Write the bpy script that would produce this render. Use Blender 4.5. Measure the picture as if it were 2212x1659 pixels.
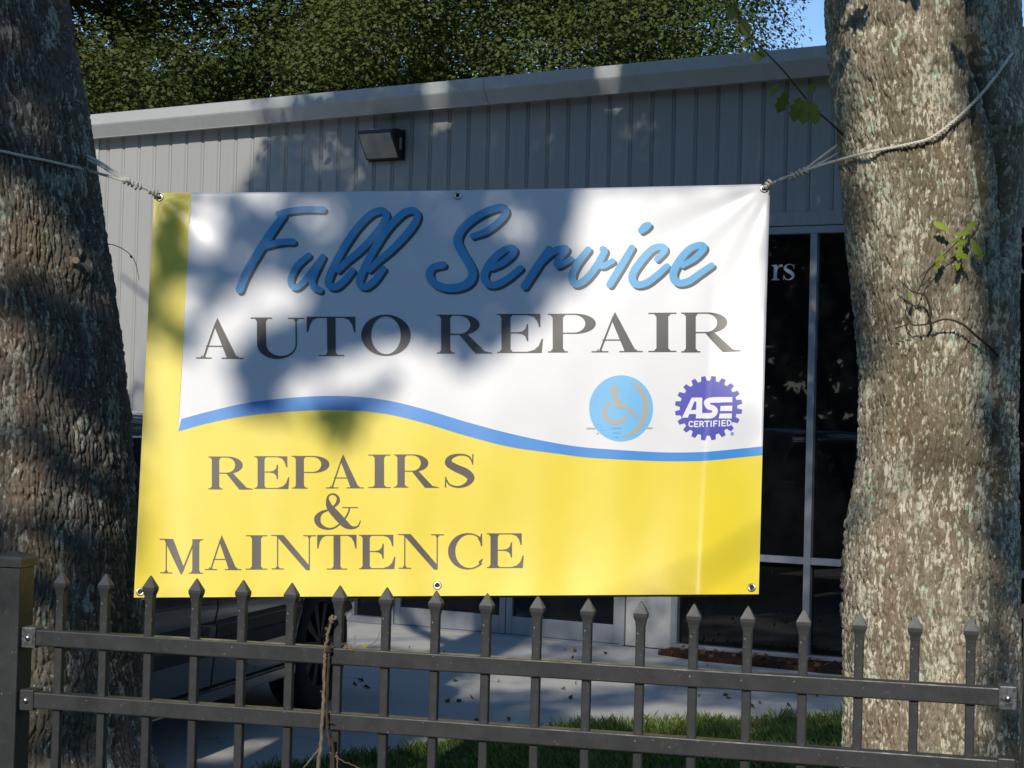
import bpy, bmesh, math, random
import numpy as np
from mathutils import Vector, Matrix
from mathutils.geometry import delaunay_2d_cdt

for o in list(bpy.data.objects):
    bpy.data.objects.remove(o)
SC = bpy.context.scene
COL = SC.collection
R = math.radians
rng = np.random.default_rng(7)
random.seed(7)

# ------------------------------------------------------------------ camera
FPX = 1700.0                       # focal length in pixels of a 1024 wide frame
PITCH, ROLL, EYE = R(1.35), R(1.5), 1.62
cam = bpy.data.cameras.new('camera')
cam.sensor_width = 36.0
cam.lens = 36.0 * FPX / 1024.0
cam.clip_start, cam.clip_end = 0.05, 2000
camo = bpy.data.objects.new('camera', cam)
COL.objects.link(camo)
_f = Vector((0, math.cos(PITCH), math.sin(PITCH)))
_u = Vector((0, -math.sin(PITCH), math.cos(PITCH)))
_x = Vector((1, 0, 0))
_r = _x * math.cos(ROLL) + _u * math.sin(ROLL)
_up = _u * math.cos(ROLL) - _x * math.sin(ROLL)
camo.matrix_world = Matrix(((_r.x, _up.x, -_f.x, 0), (_r.y, _up.y, -_f.y, 0), (_r.z, _up.z, -_f.z, EYE), (0, 0, 0, 1)))
SC.camera = camo

# ------------------------------------------------------------------ sky, sun, exposure
SUN_AZ, SUN_EL = R(15.5), R(33.0)   # sun stands behind the camera, to its left
SUN = np.array([-math.sin(SUN_AZ) * math.cos(SUN_EL), -math.cos(SUN_AZ) * math.cos(SUN_EL), math.sin(SUN_EL)])
world = bpy.data.worlds.new('World')
SC.world = world
world.use_nodes = True
wn = world.node_tree
wn.nodes.clear()
sky = wn.nodes.new('ShaderNodeTexSky')
sky.sky_type = 'NISHITA'
sky.sun_disc = False
sky.sun_elevation = SUN_EL
sky.sun_rotation = math.pi + SUN_AZ
sky.air_density, sky.dust_density, sky.ozone_density = 1.0, 0.0, 5.0
bg = wn.nodes.new('ShaderNodeBackground')
bg.inputs['Strength'].default_value = 0.15
wo = wn.nodes.new('ShaderNodeOutputWorld')
wn.links.new(sky.outputs[0], bg.inputs[0])
wn.links.new(bg.outputs[0], wo.inputs[0])
sl = bpy.data.lights.new('sun', 'SUN')
sl.energy = 3.45
sl.angle = R(0.53)
sl.color = (1.0, 0.93, 0.82)
so = bpy.data.objects.new('sun', sl)
COL.objects.link(so)
so.rotation_euler = Vector(tuple(-SUN)).to_track_quat('-Z', 'Y').to_euler()
SC.view_settings.view_transform = 'Standard'
SC.view_settings.look = 'None'
SC.view_settings.exposure = 0.0
SC.view_settings.gamma = 1.0
SC.view_settings.use_curve_mapping = False
SC.cycles.use_denoising = True
SC.cycles.max_bounces = 6
SC.cycles.diffuse_bounces = 3
SC.cycles.glossy_bounces = 3
SC.cycles.transparent_max_bounces = 8
SC.cycles.caustics_reflective = False
SC.cycles.caustics_refractive = False

# ------------------------------------------------------------------ surveying helpers
# Photograph coordinates (2212 x 1659) are only used to measure real positions on surfaces at known depths.
PXS = 1024.0 / 2212.0
def rays(x, y):
    x = (np.asarray(x, float) * PXS - 512) / FPX
    y = -(np.asarray(y, float) * PXS - 384) / FPX
    c, s = math.cos(ROLL), math.sin(ROLL)
    xr, yr = c * x - s * y, s * x + c * y
    cp, sp = math.cos(PITCH), math.sin(PITCH)
    return np.stack([xr, cp - sp * yr, sp + cp * yr], -1)
def at(x, y, Y):
    d = rays(x, y)
    return d * (np.asarray(Y, float) / d[..., 1])[..., None] + np.array([0, 0, EYE])
def plane_hit(x, y, p0, n):
    d = rays(x, y)
    o = np.array([0, 0, EYE])
    t = np.dot(np.asarray(p0) - o, n) / (d @ np.asarray(n))
    return o + d * t[..., None]
def project(P):
    d = np.asarray(P, float) - np.array([0, 0, EYE])
    cp, sp = math.cos(PITCH), math.sin(PITCH)
    y = cp * d[..., 1] + sp * d[..., 2]
    z = -sp * d[..., 1] + cp * d[..., 2]
    xr, yr = d[..., 0] / y, z / y
    c, s = math.cos(ROLL), math.sin(ROLL)
    return (512 + FPX * (c * xr + s * yr)) / PXS, (384 - FPX * (-s * xr + c * yr)) / PXS

# ------------------------------------------------------------------ object helpers
def tag(o, label=None, cat=None, group=None, kind=None):
    if label: o['label'] = label
    if cat: o['category'] = cat
    if group: o['group'] = group
    if kind: o['kind'] = kind
    return o
def empty(name, loc=(0, 0, 0), rz=0.0, parent=None):
    o = bpy.data.objects.new(name, None)
    o.location = loc
    o.rotation_euler = (0, 0, rz)
    o.empty_display_size = 0.1
    COL.objects.link(o)
    if parent: o.parent = parent
    return o
def link(name, me, mat=None, parent=None, loc=None, smooth=False):
    if mat is not None and not me.materials: me.materials.append(mat)
    o = bpy.data.objects.new(name, me)
    COL.objects.link(o)
    if parent: o.parent = parent
    if loc is not None: o.location = loc
    if smooth:
        me.polygons.foreach_set('use_smooth', np.ones(len(me.polygons), bool))
    return o
def np_mesh(name, V, Fq):
    """V (n,3), Fq (m,k) faces of k corners each"""
    V = np.asarray(V, np.float32); Fq = np.asarray(Fq, np.int32)
    me = bpy.data.meshes.new(name)
    k = Fq.shape[1]
    me.vertices.add(len(V)); me.vertices.foreach_set('co', V.ravel())
    me.loops.add(Fq.size); me.loops.foreach_set('vertex_index', Fq.ravel())
    me.polygons.add(len(Fq))
    me.polygons.foreach_set('loop_start', np.arange(0, Fq.size, k, dtype=np.int32))
    me.polygons.foreach_set('loop_total', np.full(len(Fq), k, np.int32))
    me.update(calc_edges=True)
    return me
class MB:
    def __init__(s): s.v = []; s.f = []
    def poly(s, vs, fs):
        b = len(s.v); s.v += [tuple(p) for p in vs]; s.f += [tuple(i + b for i in f) for f in fs]; return s
    def box(s, x0, x1, y0, y1, z0, z1, c=0.0):
        if c <= 0:
            v = [(x, y, z) for z in (z0, z1) for y in (y0, y1) for x in (x0, x1)]
            return s.poly(v, [(0, 2, 3, 1), (4, 5, 7, 6), (0, 1, 5, 4), (2, 6, 7, 3), (0, 4, 6, 2), (1, 3, 7, 5)])
        bm = bmesh.new()
        bmesh.ops.create_cube(bm, size=1)
        for v in bm.verts:
            v.co = Vector(((x0 + x1) / 2 + v.co.x * (x1 - x0), (y0 + y1) / 2 + v.co.y * (y1 - y0), (z0 + z1) / 2 + v.co.z * (z1 - z0)))
        bmesh.ops.bevel(bm, geom=bm.edges[:], offset=c, segments=2, profile=0.5, affect='EDGES')
        bm.verts.index_update()
        s.poly([tuple(v.co) for v in bm.verts], [tuple(v.index for v in f.verts) for f in bm.faces])
        bm.free()
        return s
    def tube(s, pts, rad, n=8, cap=True):
        pts = [Vector(p) for p in pts]
        if not hasattr(rad, '__len__'): rad = [rad] * len(pts)
        prev = None; rings = []
        for i, p in enumerate(pts):
            t = (pts[min(i + 1, len(pts) - 1)] - pts[max(i - 1, 0)]).normalized()
            if prev is None:
                a = Vector((0, 0, 1)) if abs(t.z) < .9 else Vector((1, 0, 0))
                nrm = t.cross(a).normalized()
            else:
                nrm = (prev - t * prev.dot(t))
                nrm = nrm.normalized() if nrm.length > 1e-6 else t.orthogonal().normalized()
            prev = nrm
            b = t.cross(nrm)
            rings.append([p + (nrm * math.cos(2 * math.pi * k / n) + b * math.sin(2 * math.pi * k / n)) * rad[i] for k in range(n)])
        base = len(s.v)
        for rg in rings: s.v += [tuple(q) for q in rg]
        for i in range(len(rings) - 1):
            for k in range(n):
                a = base + i * n + k; b2 = base + i * n + (k + 1) % n
                s.f.append((a, b2, b2 + n, a + n))
        if cap:
            s.f.append(tuple(base + k for k in range(n))[::-1])
            s.f.append(tuple(base + (len(rings) - 1) * n + k for k in range(n)))
        return s
    def lathe(s, prof, n=32, axis='y', c=(0, 0, 0)):
        """prof: (radius, along) closed ring list"""
        base = len(s.v); m = len(prof)
        for k in range(n):
            a = 2 * math.pi * k / n
            for r, h in prof:
                u, w = r * math.cos(a), r * math.sin(a)
                s.v.append({'y': (c[0] + u, c[1] + h, c[2] + w), 'z': (c[0] + u, c[1] + w, c[2] + h), 'x': (c[0] + h, c[1] + u, c[2] + w)}[axis])
        for k in range(n):
            for j in range(m):
                a = base + k * m + j; b = base + k * m + (j + 1) % m
                a2 = base + ((k + 1) % n) * m + j; b2 = base + ((k + 1) % n) * m + (j + 1) % m
                s.f.append((a, b, b2, a2))
        return s
    def mesh(s, name):
        me = bpy.data.meshes.new(name)
        me.from_pydata(s.v, [], s.f)
        bm = bmesh.new(); bm.from_mesh(me)
        bmesh.ops.recalc_face_normals(bm, faces=bm.faces[:])
        bm.to_mesh(me); bm.free()
        return me
    def build(s, name, mat, parent=None, smooth=False, loc=None):
        o = link(name, s.mesh(name), mat, parent, loc)
        if smooth: smooth_by_angle(o.data)
        return o
def smooth_by_angle(me, ang=40):
    me.polygons.foreach_set('use_smooth', np.ones(len(me.polygons), bool))
    me.set_sharp_from_angle(angle=R(ang))
def catmull(P, n):
    """resample a polyline through its points, n steps per span"""
    P = np.asarray(P, float)
    Q = np.vstack([2 * P[0] - P[1], P, 2 * P[-1] - P[-2]])
    out = []
    for i in range(1, len(Q) - 2):
        t = np.linspace(0, 1, n, endpoint=False)[:, None]
        a, b, c, d = Q[i - 1], Q[i], Q[i + 1], Q[i + 2]
        out.append(.5 * (2 * b + (c - a) * t + (2 * a - 5 * b + 4 * c - d) * t ** 2 + (3 * b - a - 3 * c + d) * t ** 3))
    out.append(Q[-2][None])
    return np.vstack(out)
def _hash(i, j, seed):
    h = (i.astype(np.int64) * 374761393 + j.astype(np.int64) * 668265263 + seed * 974634777) & 0xFFFFFFFF
    h = ((h ^ (h >> 13)) * 1274126177) & 0xFFFFFFFF
    return ((h ^ (h >> 16)) & 0xFFFF) / 65535.0
def vnoise(x, y, seed=0):
    xi, yi = np.floor(x), np.floor(y)
    fx, fy = x - xi, y - yi
    fx = fx * fx * (3 - 2 * fx); fy = fy * fy * (3 - 2 * fy)
    a = _hash(xi, yi, seed); b = _hash(xi + 1, yi, seed); c = _hash(xi, yi + 1, seed); d = _hash(xi + 1, yi + 1, seed)
    return (a + (b - a) * fx) * (1 - fy) + (c + (d - c) * fx) * fy

# ------------------------------------------------------------------ materials
def new_mat(name):
    m = bpy.data.materials.new(name); m.use_nodes = True
    nt = m.node_tree
    return m, nt, nt.nodes['Principled BSDF']
def ramp(nt, fac, stops):
    r = nt.nodes.new('ShaderNodeValToRGB')
    el = r.color_ramp.elements
    while len(el) < len(stops): el.new(0.5)
    for e, (p, c) in zip(el, stops):
        e.position = p; e.color = (*c, 1) if len(c) == 3 else c
    nt.links.new(fac, r.inputs[0])
    return r.outputs[0]
def noise(nt, scale, detail=4, rough=.55, vec=None, dist=0.0):
    n = nt.nodes.new('ShaderNodeTexNoise')
    n.inputs['Scale'].default_value = scale; n.inputs['Detail'].default_value = detail
    n.inputs['Roughness'].default_value = rough; n.inputs['Distortion'].default_value = dist
    if vec is not None: nt.links.new(vec, n.inputs['Vector'])
    return n.outputs[0]
def coords(nt, scale=(1, 1, 1), kind='Object'):
    tc = nt.nodes.new('ShaderNodeTexCoord'); mp = nt.nodes.new('ShaderNodeMapping')
    mp.inputs['Scale'].default_value = scale
    nt.links.new(tc.outputs[kind], mp.inputs[0])
    return mp.outputs[0]
def mixc(nt, fac, a, b, mode='MIX'):
    m = nt.nodes.new('ShaderNodeMix'); m.data_type = 'RGBA'; m.blend_type = mode
    for sock, v in ((m.inputs[0], fac), (m.inputs[6], a), (m.inputs[7], b)):
        if isinstance(v, (int, float)): sock.default_value = v
        elif isinstance(v, tuple): sock.default_value = (*v, 1)
        else: nt.links.new(v, sock)
    return m.outputs[2]
def bump(nt, bsdf, h, strength=.3, dist=.01):
    b = nt.nodes.new('ShaderNodeBump')
    b.inputs['Strength'].default_value = strength; b.inputs['Distance'].default_value = dist
    nt.links.new(h, b.inputs['Height']); nt.links.new(b.outputs[0], bsdf.inputs['Normal'])
def simple(name, col, rough=.6, spec=.5, metal=0.0, var=.12, scale=8.0, bmp=0.0, bscale=60.0, sc3=(1, 1, 1)):
    m, nt, b = new_mat(name)
    v = coords(nt, sc3)
    n = noise(nt, scale, 5, .6, v)
    lo = tuple(c * (1 - var) for c in col); hi = tuple(min(1, c * (1 + var)) for c in col)
    nt.links.new(ramp(nt, n, [(.3, lo), (.7, hi)]), b.inputs['Base Color'])
    rr = ramp(nt, n, [(.3, (rough * .9,) * 3), (.7, (min(1, rough * 1.12),) * 3)])
    nt.links.new(rr, b.inputs['Roughness'])
    b.inputs['Specular IOR Level'].default_value = spec
    b.inputs['Metallic'].default_value = metal
    if bmp: bump(nt, b, noise(nt, bscale, 4, .6, v), bmp, .004)
    return m
def leaf_mat(name, stops, trans=.35, rough=.55):
    m, nt, b = new_mat(name)
    g = nt.nodes.new('ShaderNodeNewGeometry')
    c = ramp(nt, g.outputs['Random Per Island'], stops)
    big = noise(nt, .6, 2, .5, coords(nt))
    c = mixc(nt, .35, c, ramp(nt, big, [(.35, stops[0][1]), (.65, stops[-1][1])]))
    nt.links.new(c, b.inputs['Base Color'])
    b.inputs['Roughness'].default_value = rough
    b.inputs['Specular IOR Level'].default_value = .2
    tr = nt.nodes.new('ShaderNodeBsdfTranslucent')
    nt.links.new(mixc(nt, .5, c, (.16, .22, .03)), tr.inputs[0])
    mx = nt.nodes.new('ShaderNodeMixShader'); mx.inputs[0].default_value = trans
    out = nt.nodes['Material Output']
    nt.links.new(b.outputs[0], mx.inputs[1]); nt.links.new(tr.outputs[0], mx.inputs[2]); nt.links.new(mx.outputs[0], out.inputs[0])
    return m
def bark_mat(name, stops, pale, pale_at, seed, dotamt):
    """every bark plate has its own tone (attribute 'plate'); lichen sits on some plates and in small dots"""
    m, nt, b = new_mat(name)
    tc = nt.nodes.new('ShaderNodeTexCoord')
    def mapped(sc, off=0.0):
        mp = nt.nodes.new('ShaderNodeMapping'); mp.inputs['Scale'].default_value = sc; mp.inputs['Location'].default_value = (off, off * .7, off * 1.3)
        nt.links.new(tc.outputs['Object'], mp.inputs[0]); return mp.outputs[0]
    at_ = nt.nodes.new('ShaderNodeAttribute'); at_.attribute_name = 'plate'
    c = ramp(nt, at_.outputs['Fac'], [(i / (len(stops) - 1), q) for i, q in enumerate(stops)])
    fine = noise(nt, 1.0, 6, .75, mapped((150, 150, 60), seed))
    c = mixc(nt, .45, c, ramp(nt, fine, [(.34, tuple(x * .45 for x in stops[0])), (.5, stops[1]), (.64, stops[-1])]), 'MIX')
    broad = noise(nt, 1.0, 3, .5, mapped((3.2, 3.2, 1.7), seed + 31))
    c = mixc(nt, ramp(nt, broad, [(.5, (0, 0, 0)), (.68, (.55, .55, .55))]), c, (.115, .105, .048))
    red = noise(nt, 1.0, 3, .5, mapped((7, 7, 2.6), seed + 51))
    c = mixc(nt, ramp(nt, red, [(.52, (0, 0, 0)), (.66, (.35, .35, .35))]), c, (.25, .165, .11))
    # lichen: whole pale plates where the noise allows, and dots
    at2 = nt.nodes.new('ShaderNodeAttribute'); at2.attribute_name = 'plate_b'
    reg = noise(nt, 1.0, 4, .6, mapped((9, 9, 4.2), seed + 5))
    add = nt.nodes.new('ShaderNodeMath'); add.operation = 'MULTIPLY_ADD'
    nt.links.new(reg, add.inputs[0]); add.inputs[1].default_value = 2.6; nt.links.new(at2.outputs['Fac'], add.inputs[2])
    f1 = ramp(nt, add.outputs[0], [(0.0, (0, 0, 0)), (1.0, (1, 1, 1))])
    thr = nt.nodes.new('ShaderNodeMapRange'); thr.inputs[1].default_value = pale_at; thr.inputs[2].default_value = pale_at + .12
    nt.links.new(add.outputs[0], thr.inputs[0])
    rag = ramp(nt, noise(nt, 1.0, 5, .7, mapped((85, 85, 45), seed + 9)), [(.44, (0, 0, 0)), (.52, (1, 1, 1))])
    fac = mixc(nt, 1.0, thr.outputs[0], rag, 'MULTIPLY')
    tint = ramp(nt, noise(nt, 16, 2, .5, tc.outputs['Object']), [(.36, pale), (.55, tuple(x * .8 for x in pale)), (.68, (pale[0] * .72, pale[1] * .95, pale[2] * .9))])
    c = mixc(nt, fac, c, tint)
    dots = noise(nt, 1.0, 2, .5, mapped((95, 95, 62), seed + 77))
    c = mixc(nt, ramp(nt, dots, [(dotamt, (0, 0, 0)), (dotamt + .035, (.9, .9, .9))]), c, tint)
    nt.links.new(c, b.inputs['Base Color'])
    b.inputs['Roughness'].default_value = .93
    b.inputs['Specular IOR Level'].default_value = .15
    bump(nt, b, noise(nt, 1.0, 6, .75, mapped((160, 160, 60), seed)), .5, .004)
    return m

M = {}
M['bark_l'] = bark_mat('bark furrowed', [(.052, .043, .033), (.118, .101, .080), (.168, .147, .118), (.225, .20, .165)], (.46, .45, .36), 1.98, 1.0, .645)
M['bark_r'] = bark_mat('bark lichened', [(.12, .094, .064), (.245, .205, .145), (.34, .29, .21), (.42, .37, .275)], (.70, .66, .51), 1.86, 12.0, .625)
M['bark_far'] = simple('bark plain', (.10, .08, .06), .9, .2, var=.4, scale=6, bmp=.4, sc3=(6, 6, 1))
M['leaf_oak'] = leaf_mat('oak leaves', [(0, (.062, .088, .020)), (.5, (.080, .110, .027)), (1, (.105, .135, .038))], .3)
M['leaf_oak2'] = leaf_mat('oak leaves olive', [(0, (.078, .100, .024)), (.5, (.098, .122, .032)), (1, (.13, .15, .045))], .3)
M['leaf_fresh'] = leaf_mat('fresh leaves', [(0, (.24, .34, .025)), (.5, (.36, .47, .05)), (1, (.48, .55, .09))], .35)
M['leaf_green'] = leaf_mat('dark oak leaf', [(0, (.05, .09, .018)), (.5, (.10, .15, .03)), (1, (.17, .20, .05))], .3)
def fence_mat():
    m, nt, b = new_mat('black powder coat')
    v = coords(nt, kind='Generated'); v = coords(nt)
    c = ramp(nt, noise(nt, 9, 5, .6, v), [(.35, (.030, .032, .033)), (.65, (.044, .046, .046))])
    dust = ramp(nt, noise(nt, 60, 4, .7, v), [(.60, (0, 0, 0)), (.74, (.45, .45, .45))])
    c = mixc(nt, dust, c, (.13, .125, .11))
    chip = ramp(nt, noise(nt, 140, 2, .5, v), [(.74, (0, 0, 0)), (.77, (.8, .8, .8))])
    c = mixc(nt, chip, c, (.36, .37, .36))
    nt.links.new(c, b.inputs['Base Color'])
    nt.links.new(ramp(nt, noise(nt, 25, 4, .6, v), [(.3, (.38, .38, .38)), (.7, (.58, .58, .58))]), b.inputs['Roughness'])
    bump(nt, b, noise(nt, 260, 3, .6, v), .1, .002)
    return m
M['fence'] = fence_mat()
M['fence_worn'] = simple('chipped bracket', (.12, .125, .13), .5, .5, .4, var=.8, scale=90)
M['bolt'] = simple('zinc bolt', (.55, .55, .52), .35, .5, 1.0, var=.2, scale=60)
def siding_mat():
    m, nt, b = new_mat('painted steel siding')
    oi = nt.nodes.new('ShaderNodeObjectInfo')
    c = ramp(nt, oi.outputs['Random'], [(0, (.36, .363, .348)), (1, (.40, .40, .384))])
    streak = noise(nt, 1.0, 4, .6, coords(nt, (30, 30, 1.2)))
    c = mixc(nt, ramp(nt, streak, [(.45, (0, 0, 0)), (.8, (.35, .35, .35))]), c, (.27, .265, .24))
    nt.links.new(c, b.inputs['Base Color'])
    b.inputs['Roughness'].default_value = .5
    b.inputs['Specular IOR Level'].default_value = .35
    return m
M['siding'] = siding_mat()
M['trim'] = simple('painted trim', (.50, .52, .51), .28, .6, var=.05, scale=3)
M['alu'] = simple('clear aluminium', (.33, .35, .37), .42, .5, .4, var=.08, scale=12, sc3=(1, 1, .2))
M['pier'] = simple('pier stucco', (.42, .42, .41), .85, .3, var=.08, scale=20, bmp=.2, bscale=120)
M['dark_in'] = simple('dark interior', (.012, .012, .011), .9, .1, var=.5, scale=2)
def glass_mat(name, col, rough=.015):
    m, nt, b = new_mat(name)
    n = noise(nt, 3, 3, .5, coords(nt))
    nt.links.new(ramp(nt, n, [(.3, tuple(c * .7 for c in col)), (.7, col)]), b.inputs['Base Color'])
    b.inputs['Roughness'].default_value = rough
    b.inputs['IOR'].default_value = 1.5
    bump(nt, b, noise(nt, 1.6, 2, .5, coords(nt)), .04, .02)
    return m
M['glass'] = glass_mat('tinted glass', (.008, .009, .009))
M['vinyl_letter'] = simple('white window lettering', (.55, .57, .58), .5, .4, var=.05)
M['bronze'] = simple('bronze housing', (.018, .016, .014), .4, .5, var=.3, scale=20)
M['lens'] = simple('frosted lens', (.36, .35, .31), .35, .5, var=.25, scale=10)
def ground_mat():
    m, nt, b = new_mat('lawn soil')
    v = coords(nt)
    c = ramp(nt, noise(nt, 3, 6, .65, v), [(.3, (.03, .045, .012)), (.55, (.05, .075, .018)), (.75, (.085, .095, .03))])
    nt.links.new(c, b.inputs['Base Color']); b.inputs['Roughness'].default_value = .95
    bump(nt, b, noise(nt, 40, 5, .7, v), .8, .03)
    return m
M['ground'] = ground_mat()
def concrete_mat():
    m, nt, b = new_mat('concrete')
    v = coords(nt)
    a = noise(nt, 1.3, 6, .65, v); f = noise(nt, 130, 3, .6, v)
    c = ramp(nt, a, [(.3, (.47, .455, .41)), (.55, (.54, .525, .475)), (.75, (.60, .585, .53))])
    c = mixc(nt, .35, c, ramp(nt, f, [(.35, (.34, .33, .30)), (.65, (.56, .55, .51))]))
    st = noise(nt, 4, 5, .75, v, .6)
    c = mixc(nt, ramp(nt, st, [(.58, (0, 0, 0)), (.72, (.5, .5, .5))]), c, (.20, .185, .155))
    nt.links.new(c, b.inputs['Base Color']); b.inputs['Roughness'].default_value = .88
    bump(nt, b, f, .35, .004)
    return m
M['concrete'] = concrete_mat()
M['mulch'] = simple('mulch', (.048, .025, .015), .95, .2, var=.7, scale=45, bmp=1.0, bscale=60)
M['dead_leaf'] = leaf_mat('dead leaves', [(0, (.10, .045, .02)), (.5, (.17, .08, .035)), (1, (.24, .14, .06))], .15)
def grass_mat():
    m, nt, b = new_mat('grass blades')
    g = nt.nodes.new('ShaderNodeNewGeometry')
    c = ramp(nt, g.outputs['Random Per Island'], [(0, (.10, .17, .022)), (.6, (.17, .26, .04)), (.9, (.25, .31, .06)), (1, (.36, .34, .14))])
    nt.links.new(c, b.inputs['Base Color']); b.inputs['Roughness'].default_value = .5
    tr = nt.nodes.new('ShaderNodeBsdfTranslucent'); nt.links.new(c, tr.inputs[0])
    mx = nt.nodes.new('ShaderNodeMixShader'); mx.inputs[0].default_value = .35
    nt.links.new(b.outputs[0], mx.inputs[1]); nt.links.new(tr.outputs[0], mx.inputs[2])
    nt.links.new(mx.outputs[0], nt.nodes['Material Output'].inputs[0])
    return m
M['grass'] = grass_mat()
def vinyl(name, col, rough=.335, spec=.6):
    m, nt, b = new_mat(name)
    n = noise(nt, 5, 4, .6, coords(nt))
    nt.links.new(ramp(nt, n, [(.3, tuple(c * .97 for c in col)), (.7, tuple(min(1, c * 1.02) for c in col))]), b.inputs['Base Color'])
    nt.links.new(ramp(nt, n, [(.3, (rough * .93,) * 3), (.7, (rough * 1.07,) * 3)]), b.inputs['Roughness'])
    b.inputs['Specular IOR Level'].default_value = spec
    b.inputs['IOR'].default_value = 1.5
    bump(nt, b, noise(nt, 700, 2, .5, coords(nt)), .06, .0006)
    return m
M['v_white'] = vinyl('vinyl white', (.76, .755, .76))
M['v_yellow'] = vinyl('vinyl yellow print', (.84, .66, .018))
M['v_blue'] = vinyl('vinyl wave blue', (.025, .24, .66))
M['v_sky'] = vinyl('vinyl script blue', (.03, .34, .66))
M['v_black'] = vinyl('vinyl black print', (.018, .014, .010))
M['v_brown'] = vinyl('vinyl brown print', (.045, .026, .010))
M['v_shadow'] = vinyl('vinyl grey shadow print', (.010, .010, .012))
M['v_disc'] = vinyl('vinyl pale blue disc', (.14, .47, .80))
M['v_disc2'] = vinyl('vinyl disc ripple', (.10, .34, .60))
M['v_tan'] = vinyl('vinyl tan figure', (.42, .37, .30))
M['v_gear'] = vinyl('vinyl violet gear', (.045, .045, .42))
M['v_back'] = vinyl('vinyl plain white print', (.80, .79, .82))
M['grommet'] = simple('nickel grommet', (.62, .61, .56), .28, .5, 1.0, var=.1, scale=50)
M['rope'] = simple('cotton rope', (.74, .70, .60), .9, .2, var=.15, scale=70, bmp=.5, bscale=500)
M['twig'] = simple('twig', (.06, .045, .032), .85, .2, var=.3, scale=40)
M['vine'] = simple('dry vine stem', (.20, .155, .10), .85, .2, var=.35, scale=50, bmp=.5, bscale=200)
M['paint'] = simple('dark taupe car paint', (.075, .066, .056), .22, .6, .3, var=.06, scale=2)
M['paint'].node_tree.nodes['Principled BSDF'].inputs['Coat Weight'].default_value = .8
M['car_glass'] = glass_mat('car glass', (.006, .007, .008), .02)
M['rubber'] = simple('tyre rubber', (.018, .018, .019), .85, .3, var=.2, scale=30, bmp=.3, bscale=80)
M['rim'] = simple('alloy rim', (.035, .036, .04), .5, .5, .5, var=.1, scale=20)
M['chrome'] = simple('bright trim', (.65, .66, .68), .15, .5, 1.0, var=.05, scale=20)
M['plastic'] = simple('black plastic', (.02, .02, .02), .6, .4, var=.2, scale=30)
M['lamp'] = simple('clear lamp lens', (.45, .46, .48), .08, .8, .2, var=.15, scale=30)
M['red'] = simple('red lamp lens', (.30, .01, .01), .1, .8, var=.2, scale=30)

# ------------------------------------------------------------------ building frame (local x along the front, local y into the house)
BY, BTH = 12.94, 0.4747
BD = np.array([math.cos(BTH), -math.sin(BTH), 0.0])
BN = np.array([-math.sin(BTH), -math.cos(BTH), 0.0])      # outwards
BO = np.array([0.0, BY, 0.0])

# ------------------------------------------------------------------ terrain
def sheet(name, pts, z, mat, thick=None, kind='structure'):
    n = len(pts)
    me = bpy.data.meshes.new(name)
    if thick is None:
        me.from_pydata([(x, y, z) for x, y in pts], [], [tuple(range(n))])
    else:
        v = [(x, y, z) for x, y in pts] + [(x, y, z - thick) for x, y in pts]
        me.from_pydata(v, [], [tuple(range(n))] + [((i + 1) % n, i, i + n, (i + 1) % n + n) for i in range(n)])
    return tag(link(name, me, mat), kind=kind)
tag(sheet('ground', [(-400, -400), (400, -400), (400, 400), (-400, 400)], 0.0, M['ground']), 'lawn and bare soil around the building')
edge = [(-9, 2.5), (-5, 4.6), (-2.2, 6.6), (-1.35, 7.55), (-0.97, 8.02), (-0.54, 8.33), (-0.29, 8.70), (.1, 9.02), (.5, 9.26), (1.0, 9.42), (1.97, 9.82), (4.0, 10.75)]
edge = [tuple(p) for p in catmull(np.array(edge), 5)]
far = [tuple((BO + BD * s + BN * .02)[:2]) for s in (7.5, -4.3)]
pave = sheet('pavement', edge + [tuple((BO + BD * 7.5 + BN * .3)[:2])] + far + [(-14, 16.8), (-16, 6)], .018, M['concrete'], .06)
tag(pave, 'pale concrete pavement between the lawn and the building')
bed = [tuple((BO + BD * s + BN * o)[:2]) for s, o in ((1.38, .07), (1.37, .30), (1.75, .42), (2.6, .46), (4.5, .44), (7.0, .42), (7.0, .07))]
tag(sheet('mulch_bed', bed[::-1], .05, M['mulch'], .05), 'strip of brown mulch below the shop window')

# ------------------------------------------------------------------ the shop
shop = empty('repair_shop', (0, BY, 0), -BTH)
tag(shop, 'low grey metal-sided shop building with white roof trim and glass front', 'building')
S0, S1 = -4.20, 7.2
PITCHW = 0.17071
def roof_z(s): return 4.0 + .0135 * (s - S0)
HEAD = 3.06
# shell behind the siding
w = MB()
w.box(S0 + .01, -1.40, .03, .16, 0.02, 4.06)
w.box(-1.40, S1, .03, .16, HEAD + .02, 4.14)
w.box(S0 + .01, S0 + .14, .16, 6.0, 0.02, 4.05)
w.box(S1 - .14, S1, .16, 6.0, 0.02, 4.05)
w.box(S0 + .01, S1, 5.86, 6.0, 0.02, 4.05)
w.build('wall', M['siding'], shop)
MB().box(S0 + .15, S1 - .15, 2.2, 2.3, .05, 3.9).build('interior_wall', M['dark_in'], shop)
MB().box(S0 + .15, S1 - .15, .17, 2.2, .021, .03).build('interior_floor', M['dark_in'], shop)
MB().box(S0 + .15, S1 - .15, .17, 2.2, 3.4, 3.45).build('interior_ceiling', M['dark_in'], shop)
MB().poly([(S0 - .1, -.12, roof_z(S0) + .17), (S1 + .1, -.12, roof_z(S1) + .17), (S1 + .1, 6.2, roof_z(S1) + .05), (S0 - .1, 6.2, roof_z(S0) + .05)], [(0, 1, 2, 3)]).build('roof', M['trim'], shop)
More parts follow.
